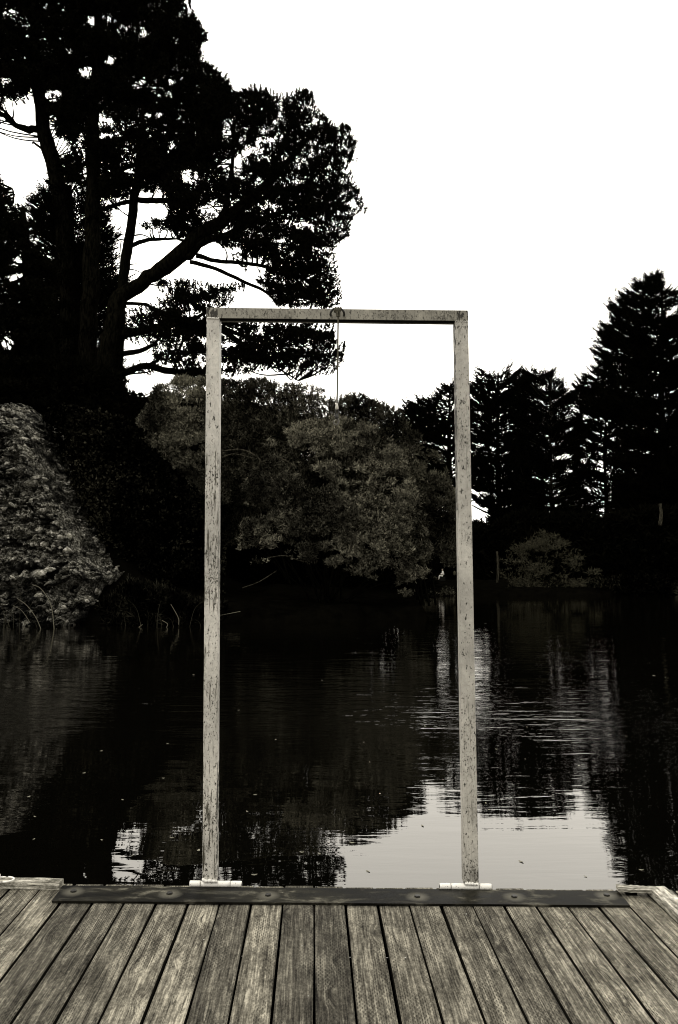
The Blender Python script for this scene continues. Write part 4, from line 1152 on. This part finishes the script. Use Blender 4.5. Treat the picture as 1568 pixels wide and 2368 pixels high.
# rails (kerb timbers)
def timber(name, a, b, width, height, parent, seed, bev=0.008, lift=0.0, sag=0.004):
    """a, b: ends on the deck plane (centre line)"""
    a = np.array(a, float); b = np.array(b, float)
    d = b - a; Ln = np.linalg.norm(d); d /= Ln; n = np.array([d[1], -d[0]])
    prof = [(-.5, 0), (-.5, .84), (-.36, 1), (.36, 1), (.5, .84), (.5, 0)]
    S = 14; V, Fc, UV, PID = [], [], [], []
    for i in range(S):
        s = Ln * i / (S - 1)
        wob = rng.uniform(-1, 1, (len(prof), 2)) * 0.0022
        shrink = 0.93 if i in (0, S - 1) else 1
        for j, (u, h) in enumerate(prof):
            p2 = a + d * s + n * (u * width * shrink + wob[j, 0])
            V.append(D(p2[0], p2[1], DZ + lift + h * height * (0.97 if i in (0, S - 1) else 1) + (wob[j, 1] if h else 0) + 0.001))
    k = len(prof)
    for i in range(S - 1):
        for j in range(k):
            Fc.append((i * k + j, (i + 1) * k + j, (i + 1) * k + (j + 1) % k, i * k + (j + 1) % k))
            s0_, s1_ = Ln * i / (S - 1), Ln * (i + 1) / (S - 1)
            UV += [(j * .05 + seed, s0_), (j * .05 + seed, s1_), (j * .05 + .05 + seed, s1_), (j * .05 + .05 + seed, s0_)]
            PID.append(seed)
    Fc.append(tuple(range(k))[::-1]); Fc.append(tuple((S - 1) * k + j for j in range(k)))
    UV += [(u * .08, h * .08) for u, h in prof] * 2; PID += [seed, seed]
    return wood_obj(name, V, Fc, UV, PID, M['rail'], parent)
pl = yd(137, 2058, DZ)
timber('rail', (-2.7, pl[1] + 0.045), (pl[0], pl[1] + 0.030), 0.060, 0.034, dock, 3.0)
pr0 = yd(1440, 2077, DZ); pr1 = yd(1503, 2082, DZ)
timber('rail', (pr0[0] - 0.01, pr0[1] + 0.045), (pr1[0] + 0.05, pr1[1] + 0.045), 0.050, 0.018, dock, 5.0, lift=0.020)
for xx in (pr0[0] + 0.03,):
    b = MB(); b.box(xx, xx + 0.05, pr0[1] + 0.028, pr0[1] + 0.065, DZ + .001, DZ + 0.020, 0.002, D); b.build('rail_block', M['bark_dark'], dock)
a2 = np.array([pr1[0] + 0.062, pr1[1] + 0.065])
timber('rail', a2, a2 - dirv * 2.6, 0.095, 0.040, dock, 8.0)

# ---- steel plate with bolts
ZP = DZ + 0.012
c = [yd(120, 2083, ZP), yd(1457, 2093.5, ZP), yd(1430, 2060, ZP), yd(145, 2047.5, ZP)]
plate = thing('steel_plate', 'long flat steel plate bolted across the front edge of the dock', 'plate', (0, 3.8, DZ))
mb = MB()
cb = [np.array([p[0], p[1], DZ + 0.0025 - TILT * p[0]]) for p in c]
mb.hexa(cb + [np.array(p) for p in c], 0.0012)
mb.build('plate', M['plate'], plate)
for px, py in ((170, 2062), (392, 2067), (620, 2071), (965, 2074), (1189.5, 2074.5), (1403, 2071)):
    p = yd(px, py, ZP)
    mb = MB()
    a = np.linspace(0, 2 * math.pi, 7)[:-1] + rng.uniform(0, 1)
    ring = lambda r, z: [(p[0] + r * math.cos(t), p[1] + r * math.sin(t), z) for t in a]
    r = 0.0145
    Vh = ring(r, p[2] - .001) + ring(r, p[2] + 0.0065) + ring(r * 0.85, p[2] + 0.008)
    Fh = [(i, (i + 1) % 6, 6 + (i + 1) % 6, 6 + i) for i in range(6)] + [(6 + i, 6 + (i + 1) % 6, 12 + (i + 1) % 6, 12 + i) for i in range(6)] + [tuple(range(12, 18))]
    mb.add(Vh, Fh); mb.build('bolt', M['iron'], plate)

# ---- cleat with a ring on the left rail
cl = thing('mooring_cleat', 'small white metal cleat with a ring on the left rail', 'cleat', yd(8, 2035, DZ + 0.036))
p = np.array(yd(12, 2036, DZ + 0.038))
m_ = MB(); t = np.linspace(0, 2 * math.pi, 25)
m_.tube(np.stack([p[0] - .005 + 0.045 * np.cos(t), p[1] + 0.032 * np.sin(t), p[2] + 0.004 + 0 * t], -1), 0.0045, 6, False)
m_.build('ring', M['white'], cl, True)
m_ = MB(); m_.tube([(p[0] - .12, p[1] + .01, p[2] + .014), (p[0] - .03, p[1] + .01, p[2] + .018)], 0.009, 8); m_.box(p[0] - .09, p[0] - .05, p[1] - .012, p[1] + .03, p[2] - .004, p[2] + .018, .003)
m_.build('body', M['white'], cl)

# ================================================================== HOIST FRAME
YF = 3.865; DP = 0.070
frame = thing('hoist_frame', 'tall painted steel goal shaped frame hinged to the dock edge', 'frame', (0, YF, DZ))
def prism(c4, depth, bev):
    """c4 = bottom-left, bottom-right, top-right, top-left on the front plane"""
    c4 = [np.array(v, float) for v in c4]
    bk = [v + np.array([0, depth, 0]) for v in c4]
    m_ = MB(); m_.hexa([c4[0], c4[1], bk[1], bk[0], c4[3], c4[2], bk[2], bk[3]], bev)
    return m_
# posts end under the beam
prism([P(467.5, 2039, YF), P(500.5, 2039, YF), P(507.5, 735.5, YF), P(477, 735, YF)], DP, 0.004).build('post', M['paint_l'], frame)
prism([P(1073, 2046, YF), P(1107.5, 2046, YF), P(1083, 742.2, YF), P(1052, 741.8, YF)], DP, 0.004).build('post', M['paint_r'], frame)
bl, br, tr_, tl = [np.array(P(*q_, YF - .002)) for q_ in ((476.5, 735), (1083.5, 742), (1082, 717.5), (477, 711))]
def slab(a_, b_, c_, d_, off, bev=0.0015):
    """front quad a b c d (bottom left, bottom right, top right, top left) pushed back by off"""
    m_.hexa([a_, b_, b_ + off, a_ + off, d_, c_, c_ + off, d_ + off], bev)
th_ = 0.005; dy_ = np.array([0, 1.0, 0]); up_ = np.array([0, 0, th_])
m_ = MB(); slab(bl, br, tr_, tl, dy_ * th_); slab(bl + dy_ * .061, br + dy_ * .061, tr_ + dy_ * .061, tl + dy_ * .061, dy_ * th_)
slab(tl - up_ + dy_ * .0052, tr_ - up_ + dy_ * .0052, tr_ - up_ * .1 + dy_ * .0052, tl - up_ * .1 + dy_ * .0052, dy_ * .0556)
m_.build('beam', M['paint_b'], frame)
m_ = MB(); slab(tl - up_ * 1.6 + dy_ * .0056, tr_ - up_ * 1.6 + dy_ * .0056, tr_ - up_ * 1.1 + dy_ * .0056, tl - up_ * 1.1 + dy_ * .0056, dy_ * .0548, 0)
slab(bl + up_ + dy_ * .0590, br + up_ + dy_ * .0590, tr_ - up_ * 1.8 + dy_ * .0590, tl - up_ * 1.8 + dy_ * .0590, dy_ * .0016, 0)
m_.build('shade_lining', M['iron'], frame)  # dark lining added inside the beam, painting shade into its underside
# weld beads
def bead(pa, pb_, n, r, name='weld'):
    m_ = MB(); a = np.linspace(0, 1, n)[:, None]; pts = pa + (pb_ - pa) * a; pts[:, 2] += rng.normal(size=n) * r * .25
    m_.tube(pts, r * rng.uniform(.6, 1.25, n), 6); return m_.build(name, M['white'], frame, True)
bead(P(479, 735.5, YF - .003), P(507, 736, YF - .003), 14, .0032)
bead(P(1055, 742.5, YF - .0025), P(1081, 742.8, YF - .0025), 12, .0018)
bead(P(468, 2036.5, YF - .004), P(501, 2037, YF - .004), 16, .009)
bead(P(1075, 2043.5, YF - .004), P(1106, 2044, YF - .004), 16, .007)
# hinges: three knuckles on a pin
def hinge(x0, x1, yc, cuts, r=0.0145):
    h = bpy.data.objects.new('hinge', None); C.collection.objects.link(h)
    h.parent = frame; h.location = Vector(P((x0 + x1) / 2, yc, YF) - np.array(frame.location[:]))
    yh = YF + 0.012
    zz = P(x0, yc, yh)[2], P(x1, yc + 0.0, yh)[2]
    xs_ = [x0] + list(cuts) + [x1]
    for i in range(3):
        pa = P(xs_[i] + (.7 if i else 0), yc, yh); pb_ = P(xs_[i + 1] - .7, yc, yh)
        ln = pb_[0] - pa[0]
        S = 9; m_ = MB()
        pts = np.array([[pa[0] + ln * s, pa[1], pa[2] - TILT * (pa[0] + ln * s - P(x0, yc, yh)[0])] for s in np.linspace(0, 1, S)])
        rr = np.full(S, r); rr[0] = rr[-1] = r * .93
        m_.tube(pts, rr, 20)
        ob = m_.build('knuckle', M['white'], None, True)
        ob.parent = h; ob.matrix_parent_inverse = Matrix.Translation(-(Vector(h.location) + frame.location))
        if i != 1:                                   # feet of the outer knuckles stand on the plate
            m2 = MB(); m2.box(pa[0] + .004, pb_[0] - .004, pa[1] - .006, pa[1] + .008, ZP - .004 - TILT * pa[0], pts[0][2] - r * .6, .001)
            ob = m2.build('lug', M['iron'], None); ob.parent = h; ob.matrix_parent_inverse = Matrix.Translation(-(Vector(h.location) + frame.location))
    m_ = MB(); a, b = P(x0 - .8, yc, yh), P(x1 + .8, yc, yh)
    m_.tube([a, (b[0], b[1], a[2] - TILT * (b[0] - a[0]))], r * .55, 12)
    ob = m_.build('pin', M['iron'], None); ob.parent = h; ob.matrix_parent_inverse = Matrix.Translation(-(Vector(h.location) + frame.location))
hinge(439, 559.5, 2043.5, (465, 533))
hinge(1017, 1137, 2049.5, (1043, 1108))
# handle on the beam
hn = MB()
hy = YF - 0.045
pts = smooth_path([P(765, 729, YF), P(764.5, 728, hy + .012), P(765.5, 721, hy), P(771, 714.5, hy), P(780, 713, hy), P(789, 714.5, hy), P(795, 721, hy), P(796, 728, hy + .012), P(795.5, 729.5, YF)], 5)
hn.tube(pts, 0.0056, 10)
hn.build('handle', M['iron'], frame, True)

# ---- rope, hanging from the handle
rope = thing('rope', 'thin grey rope hanging straight down from the handle on the beam', 'rope', P(781, 713, hy))
pts = np.array([P(a, b, hy - .002) for a, b in ((782, 718), (782.2, 730), (781.6, 760), (781.2, 800), (780.6, 850), (780, 900), (779.3, 934))])
pts = smooth_path(pts, 40)
V0 = MB()
nn = len(pts); th = np.arange(nn) * 0.9
for ph in (0, 2.094, 4.188):                         # three twisted strands
    q_ = pts + np.stack([np.cos(th + ph), np.sin(th + ph), 0 * th], -1) * 0.0021
    V0.tube(q_, 0.0024, 5, False)
V0.build('cord', M['rope'], rope, True)
kn = MB()
for i in range(5):
    tt = np.linspace(0, 2 * math.pi, 16); cx_ = P(775 + i * 3.0, 716 + (i % 2) * 1.5, hy)
    kn.tube(np.stack([cx_[0] + 0.003 * np.sin(tt), cx_[1] + 0.010 * np.cos(tt), cx_[2] + 0.011 * np.sin(tt)], -1), 0.0042, 6, False)
cc = P(782, 726, hy)
for i in range(4):
    tt = np.linspace(0, 2 * math.pi, 16)
    kn.tube(np.stack([cc[0] + 0.008 * np.cos(tt), cc[1] - .002 + 0.008 * np.sin(tt), cc[2] + (i - 1.5) * 0.0068 + 0.002 * np.sin(tt)], -1), 0.0042, 6, False)
kn.build('knot', M['rope'], rope, True)
tp = MB(); tp.tube([P(779.3, 932, hy - .002), P(779, 938, hy - .002), P(779, 944, hy - .002), P(779.2, 947, hy - .002)], [.004, .007, .009, .006], 10)
tp.build('eye_splice', M['tape'], rope, True)
hook = thing('snap_hook', 'dark metal swivel and snap hook at the end of the hanging rope', 'hook', P(779, 947, hy - .002))
k_ = MB(); c0 = P(779, 952.5, hy - .002); tt = np.linspace(0, 2 * math.pi, 25)
k_.tube(np.stack([c0[0] + .0075 * np.cos(tt), c0[1] + 0 * tt, c0[2] + .0135 * np.sin(tt)], -1), .0026, 8, False); k_.build('swivel_eye', M['iron'], hook, True)
k_ = MB(); k_.tube([P(779, 958, hy - .002), P(778.5, 961, hy - .002), P(778.5, 966, hy - .002), P(778.8, 969, hy - .002)], [.004, .008, .009, .006], 12); k_.build('swivel_body', M['iron'], hook, True)
k_ = MB()
hp = smooth_path([P(779, 968, hy - .002), P(782.5, 971, hy - .002), P(782.8, 977, hy - .002), P(779, 982, hy - .002), P(774, 981, hy - .002), P(771.5, 976.5, hy - .002), P(772.5, 973, hy - .002)], 5)
k_.tube(hp, np.linspace(.0048, .0026, len(hp)), 8); k_.build('hook', M['dull_steel'], hook, True)
k_ = MB(); k_.tube([P(778.5, 969, hy - .003), P(772.5, 974, hy - .003)], .0016, 6); k_.build('gate', M['steel'], hook, True)

# ---- leaves floating on the water
proto = None
fl_pts = [(int(rng.uniform(20, 1540)), int(rng.uniform(1560, 2035))) for _ in range(46)]
for i, (px, py) in enumerate(fl_pts):
    p = G(px, py, 0.004)
    if proto is None:
        a = np.linspace(0, 2 * math.pi, 9)[:-1]
        Vl = [(0.5 * math.cos(t), 0.24 * math.sin(t), 0.06 * math.cos(2 * t)) for t in a] + [(0.0, 0, 0.03)]
        proto = mesh_obj('floating_leaf', Vl, [(j, (j + 1) % 8, 8) for j in range(8)], M['fleck'])
        o = proto
    else:
        o = proto.copy(); C.collection.objects.link(o)
    o.location = [float(v) for v in p]; s = rng.uniform(0.012, 0.035) * (1 + p[1] * 0.05)
    o.scale = (s, s, s); o.rotation_euler = (0, 0, rng.uniform(0, 6))
    where = ('left of the left post' if px < 470 else 'between the two posts' if px < 1075 else 'right of the right post')
    far_ = ('near the dock' if py > 1850 else 'farther out' if py > 1700 else 'far out')
    tag(o, 'tiny pale dead leaf on the lake %s, %s' % (where, far_), 'leaf', 'dead leaves floating on the lake %s, %s' % (where, far_))
